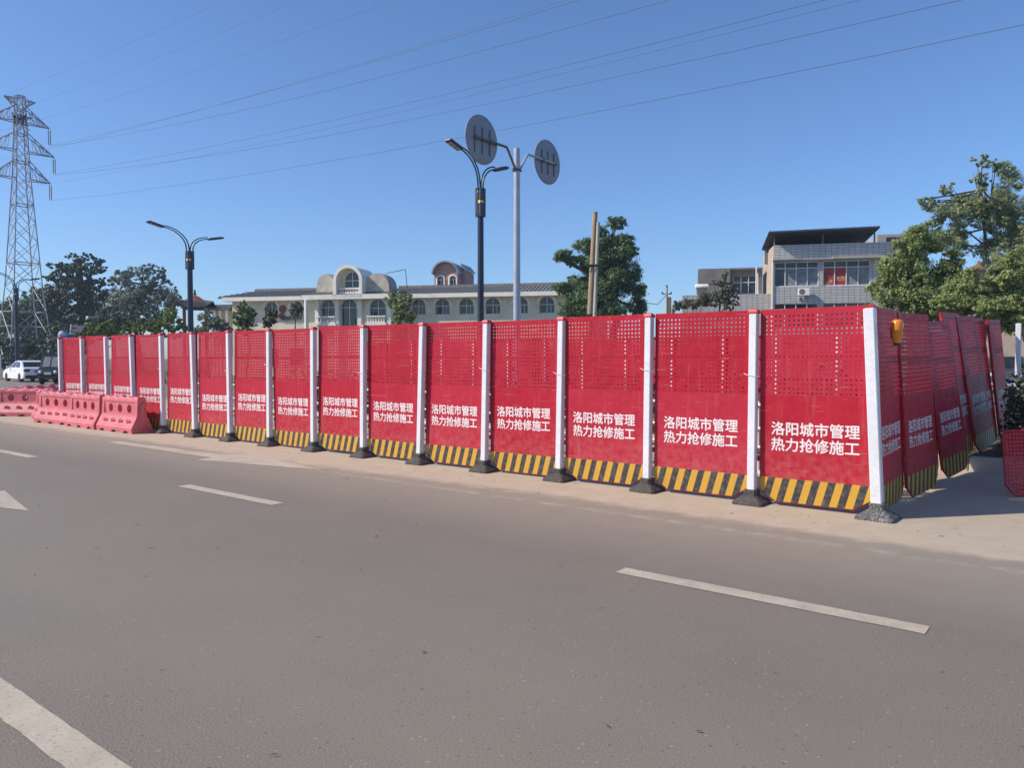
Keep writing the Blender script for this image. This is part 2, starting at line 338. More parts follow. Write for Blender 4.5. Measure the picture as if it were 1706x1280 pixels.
# ------------------------------------------------------------ fence panels
PW, PH, PZ, TH = 1.15, 2.08, .045, .012
def panel_meshes():
    me = {}
    # perforated upper sheet: one octagonal hole per cell, a solid border round the grid
    cs, nx, ny, r = .0485, 22, 18, .0112
    x0 = -cs * nx / 2; ztop = PH - .055; z0 = ztop - cs * ny
    mb = MB(); oc = [(math.cos(math.pi / 8 + k * math.pi / 4), math.sin(math.pi / 8 + k * math.pi / 4)) for k in range(8)]
    for i in range(nx):
        for j in range(ny):
            cx, cz = x0 + (i + .5) * cs, z0 + (j + .5) * cs; h = cs / 2
            vs = [(cx + h, 0, cz + h), (cx - h, 0, cz + h), (cx - h, 0, cz - h), (cx + h, 0, cz - h)] + [(cx + r * a, 0, cz + r * b) for a, b in oc]
            vs += [(cx + r * a, .004, cz + r * b) for a, b in oc]
            # octagon corners: 4..11, corner k lies between octagon vertices
            fs = []
            for k in range(4):      # sides: top, left, bottom, right
                c0, c1 = k, (k + 1) % 4; o0 = 4 + (2 * k + 1) % 8; o1 = 4 + (2 * k + 2) % 8
                fs.append((c0, c1, o1, o0))
                fs.append((c1, 4 + (2 * k + 3) % 8, o1))
            fs += [(4 + k, 4 + (k + 1) % 8, 12 + (k + 1) % 8, 12 + k) for k in range(8)]
            mb.add(vs, fs)
    X = PW / 2
    for a, b, c, d in ((-X, x0, z0, PH), (-x0, X, z0, PH), (x0, -x0, ztop, PH)):
        mb.add([(a, 0, c), (b, 0, c), (b, 0, d), (a, 0, d)], [(0, 1, 2, 3)])
    me['perforated_sheet'] = mb.mesh('perforated_sheet', ['red_steel'])
    sb = .255
    mb = MB(); mb.prism([(-X, 0, sb), (X, 0, sb), (X, 0, z0), (-X, 0, z0)], (0, .004, 0)); me['plain_sheet'] = mb.mesh('plain_sheet', ['red_steel'])
    ch, cw = .115, .17
    mb = MB(); mb.prism([(-X, 0, ch), (-X + cw, 0, 0), (X - cw, 0, 0), (X, 0, ch), (X, 0, sb), (-X, 0, sb)], (0, .004, 0)); me['hazard_band'] = mb.mesh('hazard_band', ['hazard_print'])
    mb = MB()
    t = .03
    for x in (-X + t / 2, X - t / 2): mb.box((x, .022, (PH + ch) / 2), (t, .036, PH - ch))
    for z in (PH - t / 2, PH * .755, z0 - .02, sb): mb.box((0, .021, z), (PW - 2 * t, .032, t))
    for sx in (-1, 1):
        a, b = Vector((sx * X, 0, ch)), Vector((sx * (X - cw), 0, 0)); mb.tube([(a.x, .014, a.z), (b.x, .014, b.z)], .012, 6)
    mb.tube([(-X + cw, .014, 0), (X - cw, .014, 0)], .012, 6)
    for x in (-X, X): mb.tube([(x, .014, ch), (x, .014, PH)], .007, 6)
    for sx in (-1, 1):
        for z in (.45, 1.2): mb.box((sx * (X + .018), .02, z), (.034, .02, .06))
    me['frame'] = mb.mesh('frame', ['red_steel'])
    # the two printed lines
    vs_all, fs_all = [], []
    for k, body in enumerate(('洛阳城市管理', '热力抢修施工')):
        cu = bpy.data.curves.new('t', 'FONT'); cu.body = body; cu.size = .152; cu.resolution_u = 2
        o = bpy.data.objects.new('t', cu); COL.objects.link(o)
        m_ = bpy.data.meshes.new_from_object(o.evaluated_get(bpy.context.evaluated_depsgraph_get()))
        for q, (ox, oz) in enumerate(((0, 0), (.0032, 0), (-.0032, 0), (0, .003), (0, -.003))):     # a heavier weight
            o_ = len(vs_all); vs_all += [(v.co.x - .456 + ox, -.0012 - q * .0003, v.co.y + (.735 if k == 0 else .565) + oz) for v in m_.vertices]
            fs_all += [tuple(i + o_ for i in p.vertices) for p in m_.polygons]
        bpy.data.objects.remove(o); bpy.data.meshes.remove(m_)
    mb = MB(); mb.add(vs_all, fs_all); me['lettering'] = mb.mesh('lettering', ['white_print'])
    return me
PM = panel_meshes()
ORD = ['first', 'second', 'third', 'fourth', 'fifth', 'sixth', 'seventh', 'eighth', 'ninth', 'tenth', 'eleventh', 'twelfth', 'thirteenth', 'fourteenth', 'fifteenth', 'sixteenth']
def panel(label, loc, rot, group, dz=0., letters=True):
    t = thing('site_hoarding', label, 'hoarding', loc, rot, group)
    for k in ('perforated_sheet', 'plain_sheet', 'hazard_band', 'frame', 'lettering'):
        if k == 'lettering' and not letters: continue
        obj(k, PM[k], t, (0, 0, dz if k == 'lettering' else 0))
    return t
def pxu(px): # u of the fence line under image column px
    d = ray(px, 600); k = d.x / d.y      # P0.x+EU.x*u = k*(P0.y+EU.y*u)
    return (k * P0.y - P0.x) / (EU.x - k * EU.y)
dzs = [0, .0, .0, .035, .0, .0, .02, .0, .02, -.03, .06, .05, .05, .07, .08]
for i in range(15):
    p = W_((i + .5) * SP, .05 + random.uniform(-.012, .012), PZ + random.uniform(-.012, .012))
    lab = 'red perforated hoarding panel, ' + ('next to the capless corner post' if i == 0 else 'last one at the far left end' if i == 14 else ORD[i] + ' along the road from the corner post')
    panel(lab, p, (R(random.uniform(-.8, .8)), R(random.uniform(-.35, .35)), FROT + R(random.uniform(-.9, .9))), 'red hoarding panels facing the road', dzs[i])

# ------------------------------------------------------------ fence posts
def base_mesh(w, mat):
    mb = MB(); a, b = w / 2, .072
    def sq(r, z, c=.02): return [(-r + c, -r, z), (r - c, -r, z), (r, -r + c, z), (r, r - c, z), (r - c, r, z), (-r + c, r, z), (-r, r - c, z), (-r, -r + c, z)]
    mb.loft([sq(a - .004, 0), sq(a, .01), sq(a - .006, .032), sq(b + .012, .092), sq(b, .098), sq(b, .155), sq(b - .008, .16), sq(.05, .16)])
    for sx in (-1, 1):
        for sy in (-1, 1): mb.lathe([(.011, .025), (.011, .06), (.005, .063)], 6, mat=Matrix.Translation((sx * a * .72, sy * a * .72, 0)))
    return mb.mesh('rubber_base', [mat])
BASE = base_mesh(.335, 'rubber'); BASE2 = base_mesh(.36, 'rubber_pale')
mb = MB(); mb.box((0, 0, (2.10 + .12) / 2), (.086, .086, 2.10 - .12), bev=.008); POST = mb.mesh('shaft', ['post_white'])
mb = MB()
def sq(r, z): return [(-r, -r, z), (r, -r, z), (r, r, z), (-r, r, z)]
mb.loft([sq(.045, 2.085), sq(.051, 2.09), sq(.051, 2.11), sq(.04, 2.13), sq(.02, 2.14)]); CAP = mb.mesh('cap', ['cap_red'])
mb = MB(); mb.tube([(-.09, -.05, 1.42), (-.045, -.047, 1.40), (.045, -.047, 1.385), (.07, .0, 1.38)], .004, 5); TIE = mb.mesh('tie_wire', ['white_metal'])
leans = [2.8, -.1, -.2, -.9, -1.3, -2.0, -1.0, -1.0, -.2, 1.0, 1.5, 1.6, 2.2, 1.8, .5, .3]
for i in range(16):
    lab = ('white steel fence post ' + ('without cap at the near right corner' if i == 0 else 'at the far left end' if i == 15 else 'with red cap, ' + ORD[i] + ' from the corner') + ', on a black rubber foot')
    if i == 13: lab = 'white steel fence post with no cap behind the water barriers'
    t = thing('fence_post', lab, 'fence post', W_(i * SP, 0), (0, 0, FROT + R(random.uniform(-2, 2))), 'white posts of the hoarding')
    ln = (R(.5) if i == 0 else R(random.uniform(-.4, .4)), R(-leans[i]), 0)
    o = obj('shaft', POST, t, rot=ln)
    if i == 0: o.scale = (1.22, 1.22, 1)
    obj('rubber_base', BASE2 if i == 0 else BASE, t)
    if i not in (0, 13): obj('cap', CAP, t, rot=ln)
    if i in (1, 2, 3, 4, 6, 8, 9, 11): obj('tie_wire', TIE, t, (0, 0, random.uniform(-.05, .1)), ln)

# return side of the hoarding: panels standing askew
RROT = math.atan2(EV.y, EV.x)                          # local x runs away from the corner, front faces right
ret = [(.66, .0, 2.5, 1, -.6), (1.75, .10, 3.8, -5, -1.2), (2.72, .0, 4.5, 0, -1.2), (3.68, .16, 7.5, -6, -2.5), (4.66, .14, 7.0, -1, -2), (5.66, .26, 8.5, -4, -3), (6.6, .24, 7, -1, -2), (7.55, .34, 6, -2, -2)]
for i, (v, du, tilt, yaw, roll) in enumerate(ret):
    z = PZ + (.16 if v > 4.3 else 0)
    panel('red perforated hoarding panel on the shaded return side, ' + ('beside the corner post' if i == 0 else 'last one by the hedge' if i == 7 else ORD[i] + ' from the corner'),
          W_(-du, v, z), (R(-tilt), R(roll), RROT + R(yaw)), 'red hoarding panels of the shaded side')
t = thing('fence_post', 'white steel fence post at the far end of the shaded side', 'fence post', W_(-.4, 8.42, .13), (0, 0, FROT), 'white posts of the hoarding')
obj('shaft', POST, t, rot=(R(2), 0, 0)); obj('rubber_base', BASE, t)
# amber warning lamps
def amber(label, loc, rz):
    t = thing('warning_lamp', label, 'warning lamp', loc, (0, 0, rz), 'amber warning lamps')
    mb = MB(); mb.lathe([(.03, 0), (.042, .01), (.05, .06), (.052, .14), (.058, .19), (.052, .225), (.03, .24)], 14); mb.build('lens', 'amber', t)
    mb = MB()
    for z in (.05, .1, .15): mb.lathe([(.051, z - .004), (.0545, z), (.051, z + .004)], 14)
    mb.build('lens_rib', 'amber', t)
    mb = MB(); mb.box((0, .05, .11), (.025, .02, .12)); mb.lathe([(.035, -.02), (.035, .005)], 12); mb.build('bracket', 'black_metal', t)
amber('amber warning lamp on the shaded panel beside the corner post', W_(-.09, .27, 1.75), RROT)
amber('amber warning lamp on the far white post by the hedge', W_(-.52, 8.5, 1.85), RROT)
# rear side of the hoarding, seen only through the perforations
for i in range(14):
    panel('red hoarding board of the rear side glimpsed through the holes, ' + ('last' if i == 13 else ORD[i]) + ' from the corner',
          W_((i + .5) * SP + .3, 8.95 + random.uniform(-.04, .04), PZ), (R(random.uniform(-1, 1)), R(random.uniform(-.5, .5)), FROT + math.pi + R(random.uniform(-1.5, 1.5))), 'red hoarding boards of the rear side', letters=False)
    t = thing('fence_post', 'white steel post of the rear side glimpsed through the holes, ' + ('last' if i == 13 else ORD[i]) + ' from the corner', 'fence post', W_((i + 1) * SP + .3, 8.95), (0, 0, FROT), 'white posts of the rear side')
    obj('shaft', POST, t); obj('rubber_base', BASE, t); obj('cap', CAP, t)

# red perforated board at the right edge
t = thing('perforated_board', 'red perforated sheet board with rounded corners standing in the shade', 'barrier board', gnd(1676, 829) + Vector((0, 0, .02)), (R(-6), 0, R(4)))
def board():
    mb = MB(); w, h = 1.5, .76; cs = .044; nx, nz = int(w / cs), int(h / cs); r = .0105
    oc = [(math.cos(math.pi / 8 + k * math.pi / 4), math.sin(math.pi / 8 + k * math.pi / 4)) for k in range(8)]
    for i in range(nx):
        for j in range(nz):
            if (i, j) in ((0, 0), (1, 0), (0, 1), (0, nz - 1), (0, 2), (2, 0), (1, 1)): continue
            cx, cz, hh = (i + .5) * cs, (j + .5) * cs, cs / 2
            rr = r
            vs = [(cx + hh, 0, cz + hh), (cx - hh, 0, cz + hh), (cx - hh, 0, cz - hh), (cx + hh, 0, cz - hh)] + [(cx + rr * a, 0, cz + rr * b) for a, b in oc]
            fs = []
            for k in range(4):
                o0, o1 = 4 + (2 * k + 1) % 8, 4 + (2 * k + 2) % 8
                fs += [(k, (k + 1) % 4, o1, o0), ((k + 1) % 4, 4 + (2 * k + 3) % 8, o1)]
            mb.add(vs, fs)
    W2, H2 = nx * cs, nz * cs
    mb.build('sheet', 'red_steel', t)
    rim = MB(); rim.tube([(.13, .0, .0), (.06, 0, .05), (0, 0, .13), (0, 0, H2 - .04), (.04, 0, H2), (W2, 0, H2), (W2, 0, 0), (.13, 0, 0)], .012, 8); rim.build('rim', 'red_steel', t)
    ft = MB()
    for x in (.35, 1.15): ft.prism([(x, .01, .3), (x, .35, .0), (x, .01, .0)], (.03, 0, 0))
    ft.build('prop_stand', 'red_steel', t)
board()

# ------------------------------------------------------------ water filled barriers
def barrier_mesh():
    mb = MB(); Lh = .7
    xs = [-.7, -.62, -.56]; hc = [-.36, 0, .36]; hr = .085
    for c in hc: xs += [c - .13, c + .13]
    xs += [.56, .62, .7]; xs = sorted(set(round(x, 4) for x in xs))
    # profile rows: (half depth, z)
    def zt(x): return .80 + .016 * math.cos(x * 2 * math.pi / .28)
    def zb(x):
        k = (x + .7) / 1.4 * 3 - .5; d = abs(k - round(k)); return .0 + .055 * max(0, 1 - (d / .24) ** 2) if 0 <= round(k) <= 2 else 0.
    fx = np.unique(np.concatenate([np.linspace(-.7, .7, 57), xs]))
    for sy in (-1, 1):
        prof = lambda x: [(.245, zb(x)), (.255, .11), (.235, .15), (.125, .36), (.115, .40)]
        top = lambda x: [(.10, .68), (.105, .72), (.095, zt(x) - .03), (.06, zt(x))]
        for f in (prof, top):
            for a, b in zip(fx[:-1], fx[1:]):
                pa, pb = f(a), f(b)
                for k in range(len(pa) - 1):
                    q = [(a, sy * pa[k][0], pa[k][1]), (b, sy * pb[k][0], pb[k][1]), (b, sy * pb[k + 1][0], pb[k + 1][1]), (a, sy * pa[k + 1][0], pa[k + 1][1])]
                    mb.add(q if sy < 0 else q[::-1], [(0, 1, 2, 3)])
        # middle band .40-.68: recessed field with three oval holes
        def quad(x0, x1, z0, z1, y0, y1):
            q = [(x0, sy * y0, z0), (x1, sy * y0, z0), (x1, sy * y1, z1), (x0, sy * y1, z1)]; mb.add(q if sy < 0 else q[::-1], [(0, 1, 2, 3)])
        quad(-.7, -.6, .40, .68, .115, .10); quad(.6, .7, .40, .68, .115, .10)
        yr = .085
        for x, yo in ((-.6, 1), (.6, -1)):
            q = [(x, sy * .115, .40), (x, sy * yr, .41), (x, sy * yr, .67), (x, sy * .10, .68)]; mb.add(q, [(0, 1, 2, 3)])
        quad(-.6, .6, .40, .41, .115, yr); quad(-.6, .6, .67, .68, yr, .10)
        cells = [(-.6, -.49, None), (-.49, -.23, -.36), (-.23, -.13, None), (-.13, .13, 0.), (.13, .23, None), (.23, .49, .36), (.49, .6, None)]
        for x0, x1, c in cells:
            if c is None: quad(x0, x1, .41, .67, yr, yr); continue
            n = 16; hx, hz = .085, .10; cz = .535
            inner = [(c + hx * math.cos(2 * math.pi * k / n), cz + hz * math.sin(2 * math.pi * k / n)) for k in range(n)]
            outer = []
            for k in range(n):
                ca, sa = math.cos(2 * math.pi * k / n), math.sin(2 * math.pi * k / n); q = max(abs(ca), abs(sa)); outer.append((c + .13 * ca / q, .54 + .13 * sa / q))
            vs = [(p[0], sy * yr, p[1]) for p in outer] + [(p[0], sy * yr, p[1]) for p in inner] + [(p[0], 0, p[1]) for p in inner]
            fs = []
            for k in range(n):
                l = (k + 1) % n; fs += [(k, l, n + l, n + k), (n + k, n + l, 2 * n + l, 2 * n + k)]
            mb.add(vs, fs, 0, False)
        # diagonal ribs on the foot
        for k in range(4):
            x = -.45 + .3 * k; m_ = Matrix.Translation((x, sy * .185, .245)) @ Matrix.Rotation(R(28 * -sy), 4, 'X') @ Matrix.Rotation(R(35), 4, 'Y')
            mb.box((0, 0, 0), (.035, .05, .14), 0, m_)
            mb.box((.03, 0, .07), (.08, .05, .03), 0, m_)
    for x in (-.7, .7):
        pr = [(.245, 0.), (.255, .11), (.235, .15), (.125, .36), (.115, .40), (.10, .68), (.105, .72), (.095, .786), (.06, .816)]
        pts = [(x, -a, z) for a, z in pr] + [(x, a, z) for a, z in pr[::-1]]
        mb.add(pts, [tuple(range(len(pts)))])
        # interlock lug
        mb.box((x + math.copysign(.012, x), 0, .5), (.05, .07, .32), bev=.01)
    for a, b in zip(fx[:-1], fx[1:]): mb.add([(a, -.06, zt(a)), (b, -.06, zt(b)), (b, .06, zt(b)), (a, .06, zt(a))], [(0, 1, 2, 3)])
    return mb.mesh('barrier_body', ['barrier_red'])
BB = barrier_mesh()
mb = MB(); mb.lathe([(.05, .80), (.055, .805), (.055, .83), (.045, .84)], 12); BCAP = mb.mesh('filler_cap', ['barrier_red'])
def barrier(label, c, rz):
    t = thing('water_barrier', label, 'water barrier', (c[0], c[1], 0), (0, 0, rz), 'red plastic water barriers')
    obj('barrier_body', BB, t); obj('filler_cap', BCAP, t); t.scale = (1.18, .9, .95)
def bar_from(a, b, label, back=.25):
    A, B = gnd(*a), gnd(*b); d = (B - A).normalized(); n = Vector((-d.y, d.x, 0)); c = (A + B) / 2 + n * back
    barrier(label, c, math.atan2(d.y, d.x))
def bar_uv(u, v, yaw, label): p = W_(u, v); barrier(label, p, FROT + R(yaw))
bar_uv(15.25, -.33, 0, 'red water barrier at the right end of the row, beside the fence')
bar_uv(16.93, -.35, -1.5, 'red water barrier second from the right end of the row')
bar_uv(18.6, -.33, 5, 'red water barrier in the middle of the row, at the fence end')
bar_uv(20.05, -.05, -9, 'red water barrier turned away, second from the left')
ba = at(44, 600, 21.3); barrier('red water barrier facing the road at the left edge', ba, R(-6))
bb = at(62, 600, 22.6); barrier('dark red water barrier behind the leftmost one, seen over its top', bb, R(60))
bb = at(84, 600, 24.0); barrier('dark red water barrier in the shade behind the fence end', bb, R(50))

# ------------------------------------------------------------ planter, hedge, guard rail behind the hoarding
VK = 4.35
root = MB(); root.box((0, 0, 0), (.1, .1, .1))
kerb = bpy.data.objects.new('planter_kerb', None); COL.objects.link(kerb); kerb['kind'] = 'structure'; kerb.location = (P0.x, P0.y, 0); kerb.rotation_euler = (0, 0, FROT)
mb = MB(); mb.box((0, 0, .085), (.79, .16, .23), bev=.015); KS = mb.mesh('kerb_stone', ['kerb'])
for i in range(34):
    obj('kerb_stone', KS, kerb, (-17 + i * .8, VK + random.uniform(-.006, .006), random.uniform(-.006, .006)))
mb = MB(); mb.add([(-17.4, VK + .08, .17), (10.2, VK + .08, .17), (10.2, VK + 3.2, .17), (-17.4, VK + 3.2, .17)], [(0, 1, 2, 3)])
struct(mb.build('planter_soil', 'soil', None, (P0.x, P0.y, 0), (0, 0, FROT)))

def leaves(pos, nrm, size, aspect=.5, jit=.35):
    n = len(pos); nrm = nrm / (np.linalg.norm(nrm, axis=1, keepdims=True) + 1e-9)
    t = RNG.normal(size=(n, 3)); t -= nrm * np.sum(t * nrm, 1, keepdims=True); t /= np.linalg.norm(t, axis=1, keepdims=True) + 1e-9
    b = np.cross(nrm, t); s = (size * (1 + jit * RNG.uniform(-1, 1, n)))[:, None]
    v = np.stack([pos - t * s, pos - b * s * aspect + nrm * s * .15, pos + t * s, pos + b * s * aspect + nrm * s * .15], 1).reshape(-1, 3)
    return v
def leaf_obj(name, v, mat, parent):
    n = len(v) // 4; me = bpy.data.meshes.new(name)
    me.vertices.add(len(v)); me.vertices.foreach_set('co', v.astype(np.float32).ravel())
    me.loops.add(4 * n); me.loops.foreach_set('vertex_index', np.arange(4 * n, dtype=np.int32))
    me.polygons.add(n); me.polygons.foreach_set('loop_start', np.arange(0, 4 * n, 4, dtype=np.int32)); me.polygons.foreach_set('loop_total', np.full(n, 4, np.int32))
    me.materials.append(MATS[mat]); me.update(calc_edges=True); return obj(name, me, parent)
def blob_leaves(blobs, n, size, clump=.28, per=22, shell=.5, up=.35, aspect=.5):
    vol = np.array([b[1][0] * b[1][2] for b in blobs]); vol = vol / vol.sum(); P, Nn = [], []
    for (c, r), k in zip(blobs, vol):
        m = max(3, int(n * k / per)); d = RNG.normal(size=(m, 3)); d /= np.linalg.norm(d, axis=1, keepdims=True)
        rad = RNG.uniform(0, 1, m) ** (1 / 3) * (1 - shell) + shell * RNG.uniform(.6, 1.08, m)
        cc = d * rad[:, None] * np.array(r) + np.array(c)
        sz = RNG.uniform(.5, 1.3, m) * clump * min(r)
        q = RNG.normal(size=(m, per, 3)) * .55; q[:, :, 2] *= .75
        pp = cc[:, None, :] + q * sz[:, None, None]
        nn = q + d[:, None, :] * .6 + np.array([0, 0, up]) + RNG.normal(size=q.shape) * .5
        P.append(pp.reshape(-1, 3)); Nn.append(nn.reshape(-1, 3))
    P = np.concatenate(P); Nn = np.concatenate(Nn)
    return leaves(P, Nn, size, aspect)
def limbs(mb, base, top, blobs, r0, extra=2, mi=0):
    base, top = Vector(base), Vector(top); mid = (base + top) / 2 + Vector((random.uniform(-.1, .1), 0, 0)) * (top - base).length
    mb.tube([base, mid, top], [r0, r0 * .8, r0 * .55], 8, mi)
    for c, r in blobs:
        c = Vector(c); s = mid.lerp(top, random.uniform(.2, 1)); k = (s + c) / 2 + Vector((random.uniform(-.2, .2), random.uniform(-.2, .2), random.uniform(-.25, .05))) * min(r)
        mb.tube([s, k, c], [r0 * .45, r0 * .32, r0 * .16], 6, mi)
        for _ in range(extra):
            e = c + Vector((random.uniform(-.8, .8) * r[0], random.uniform(-.8, .8) * r[1], random.uniform(-.3, .85) * r[2]))
            mb.tube([k, k.lerp(e, .55) + Vector((0, 0, -.05 * r[2])), e], [r0 * .24, r0 * .16, r0 * .05], 5, mi)
def tree(name, label, cat, Y, trunk_px, blobs_px, n, size, lmat, r0=.15, bark='bark', group=None, trunk_top=None, dep=.9, yj=.35, core=.78, spray=(.3, .55), **kw):
    base = at(trunk_px, 600, Y); base.z = 0; sc = Y / F
    t = thing(name, label, cat, base, group=group); bl = []
    for px, py, rx, ry in blobs_px:
        c = at(px, py, Y) - base; r = (rx * sc, dep * (rx + ry) / 2 * sc, ry * sc); c.y += random.uniform(-yj, yj) * r[1]; bl.append((tuple(c), r))
    top = max(b[0][2] for b in bl) if trunk_top is None else (at(trunk_px, trunk_top, Y).z)
    mb = MB(); cx = sum(b[0][0] for b in bl) / len(bl)
    limbs(mb, (0, 0, -.05), (cx * .4, 0, top), bl, r0); mb.build('trunk', bark, t)
    sub = []
    for c, r in bl:                       # break every lobe into a core and uneven sprays
        sub.append((c, tuple(x * core for x in r)))
        for _ in range(6):
            d = Vector((random.gauss(0, 1), random.gauss(0, 1), random.gauss(.15, 1))).normalized(); f = random.uniform(*spray); k = random.uniform(.6, .98)
            sub.append(((c[0] + d.x * r[0] * k, c[1] + d.y * r[1] * k, c[2] + d.z * r[2] * k), tuple(x * f for x in r)))
    leaf_obj('crown', blob_leaves(sub, n, size, **kw), lmat, t)
    return t
leafmat('leaf_hedge', (.022, .032, .02), (.075, .09, .055), .15)
leafmat('leaf_cedar', (.04, .06, .045), (.12, .16, .11), .15)
leafmat('leaf_grey', (.12, .15, .105), (.3, .33, .24), .25)
leafmat('leaf_bush', (.08, .13, .03), (.2, .27, .07), .3)
leafmat('leaf_mid', (.04, .085, .035), (.2, .29, .13), .25)
leafmat('leaf_bright', (.085, .125, .04), (.4, .46, .18), .35)
leafmat('leaf_airy', (.12, .16, .075), (.46, .51, .28), .35)
leafmat('leaf_brown', (.09, .085, .05), (.2, .19, .12), .25)
leafmat('leaf_dry', (.13, .125, .09), (.3, .29, .21), .2)

def hedge(label, x0, x1, v0, v1, h, n):
    t = thing('hedge', label, 'hedge', W_(-(x0 + x1) / 2, (v0 + v1) / 2, .16), (0, 0, FROT), 'hedges in the planter')
    lx, ly = (x1 - x0), (v1 - v0)
    p = np.column_stack([RNG.uniform(-.5, .5, n) * lx, RNG.uniform(-.5, .5, n) * ly, RNG.uniform(0, 1, n) ** .8])
    hh = h * (1 + .12 * np.sin(p[:, 0] * 3.1) + .1 * np.sin(p[:, 0] * 7.7 + 1)); rim = 1 - .25 * np.abs(p[:, 1] / ly * 2) ** 3
    p[:, 2] *= hh * rim; p[:, 1] += .1 * np.sin(p[:, 0] * 4 + p[:, 2] * 5)
    # a few shoots above the top
    k = int(n * .06); p[:k, 2] = hh[:k] * RNG.uniform(.95, 1.18, k)
    nn = RNG.normal(size=(n, 3)) + np.column_stack([np.zeros(n), p[:, 1] * 2, np.full(n, .6)])
    leaf_obj('foliage', leaves(p, nn, .035, .55), 'leaf_hedge', t)
    mb = MB()
    for i in range(int(lx / .3)):
        x = -lx / 2 + (i + .5) * .3; mb.tube([(x, random.uniform(-.2, .2), 0), (x + random.uniform(-.1, .1), random.uniform(-.3, .3), h * .8)], [.015, .006], 5)
    mb.build('stems', 'bark', t)
hedge('dark clipped hedge in the planter at the right, beyond the shaded side', .52, 4.6, VK + .32, VK + 1.9, 1.1, 19000)
hedge('dark hedge inside the hoarding, behind the road panels', -16.8, -.2, VK + .25, VK + 1.7, .95, 22000)
t = thing('guard_rail', 'white pipe guard rail standing inside the hoarding', 'guard rail', W_(9, 2.3), (0, 0, FROT))
for i in range(11): mb = MB(); mb.box((-8.4 + i * 1.7, 0, .5), (.06, .06, 1.0)); mb.box((-8.4 + i * 1.7, 0, .02), (.2, .2, .04)); mb.build('upright', 'white_metal', t)
for z, m_ in ((.95, 'white_metal'), (.62, 'white_metal'), (.3, 'black_metal'), (.36, 'white_metal')):
    mb = MB(); mb.tube([(-8.6, -.045, z), (8.8, -.045, z)], .024, 8); mb.build('rail', m_, t)

# ------------------------------------------------------------ street lamps
def lamp(label, px, Y, pytop=252., s=1.):
    base = at(px, 600, Y); base.z = 0
    zt = at(px, pytop, Y).z; k = zt / 8.4
    t = thing('street_lamp', label, 'street lamp', base, (0, 0, RROT), 'double arm street lamps')
    t.scale = (k * s, k * s ** .5, k)          # local x = away from the road
    mb = MB(); mb.tube([(0, 0, 0), (0, 0, 6.6)], [.115, .1], 10); mb.box((0, 0, .02), (.4, .4, .04)); mb.build('pole', 'lamp_blue', t)
    bx = MB(); bx.box((-.065, -.065, 6.75), (.12, .12, .95), bev=.01); bx.box((.065, .065, 6.75), (.12, .12, .95), bev=.01); bx.box((-.065, .065, 6.75), (.12, .12, .95)); bx.box((.065, -.065, 6.75), (.12, .12, .95), bev=.01)
    b = bx.build('fixture_box', 'lamp_blue', t)
    for x, y, a in ((-.065, -.128, 0), (.065, -.128, 0), (-.128, -.065, 1), (-.128, .065, 1)):
        pn = MB()
        for z in (6.52, 7.0): pn.box((x, y, z), ((.07, .006, .3) if a == 0 else (.006, .07, .3)), bev=.002)
        pn.build('side_panel', 'lamp_panel', b)
    em = MB(); em.lathe([(.055, -.145), (.055, -.131)], 16, axis='y', mat=Matrix.Translation((-.062, 0, 6.76))); em.lathe([(.055, -.145), (.055, -.131)], 16, axis='x', mat=Matrix.Translation((0, -.062, 6.76))); em.build('emblem', 'emblem_yellow', b)
    for sx, reach, rise in ((-1, 1.45, 1.05), (1, 1.1, .72)):
        for off in (.0, .11):
            x0 = sx * (.02 + off); am = MB()
            pts = [(x0, 0, 7.0), (x0, 0, 7.35)]
            for q in np.linspace(0, 1, 7): pts.append((x0 + sx * (reach * (1 - math.cos(q * 1.25)) * .95), 0, 7.35 + (rise - off * .6) * math.sin(q * 1.45)))
            am.tube(pts, .026, 7); am.build('arm', 'lamp_blue', t)
        e = Vector(pts[-1]); ang = -R(17) * sx
        hd = MB(); m_ = Matrix.Translation((e.x + sx * .22, 0, e.z + .06)) @ Matrix.Rotation(ang, 4, 'Y')
        hd.box((0, 0, 0), (.62, .27, .09), 0, m_, .02)
        for q in range(5): hd.box((-.2 + q * .1, 0, .055), (.03, .22, .03), 0, m_)
        h = hd.build('lamp_head', 'lamp_dark', t)
        ln = MB()
        for q in range(3): ln.box((-.16 + q * .16, 0, -.05), (.12, .2, .02), 0, m_)
        ln.build('lens', 'lens_grey', h)
lamp('dark blue double arm street lamp beside the pole with round signs', 801, 26, 254)
lamp('dark blue double arm street lamp rising above the left part of the hoarding', 318.5, 40, 381, 1.4)
lamp('dark double arm street lamp far left in front of the pylon', 29, 62, 456, 1.3)

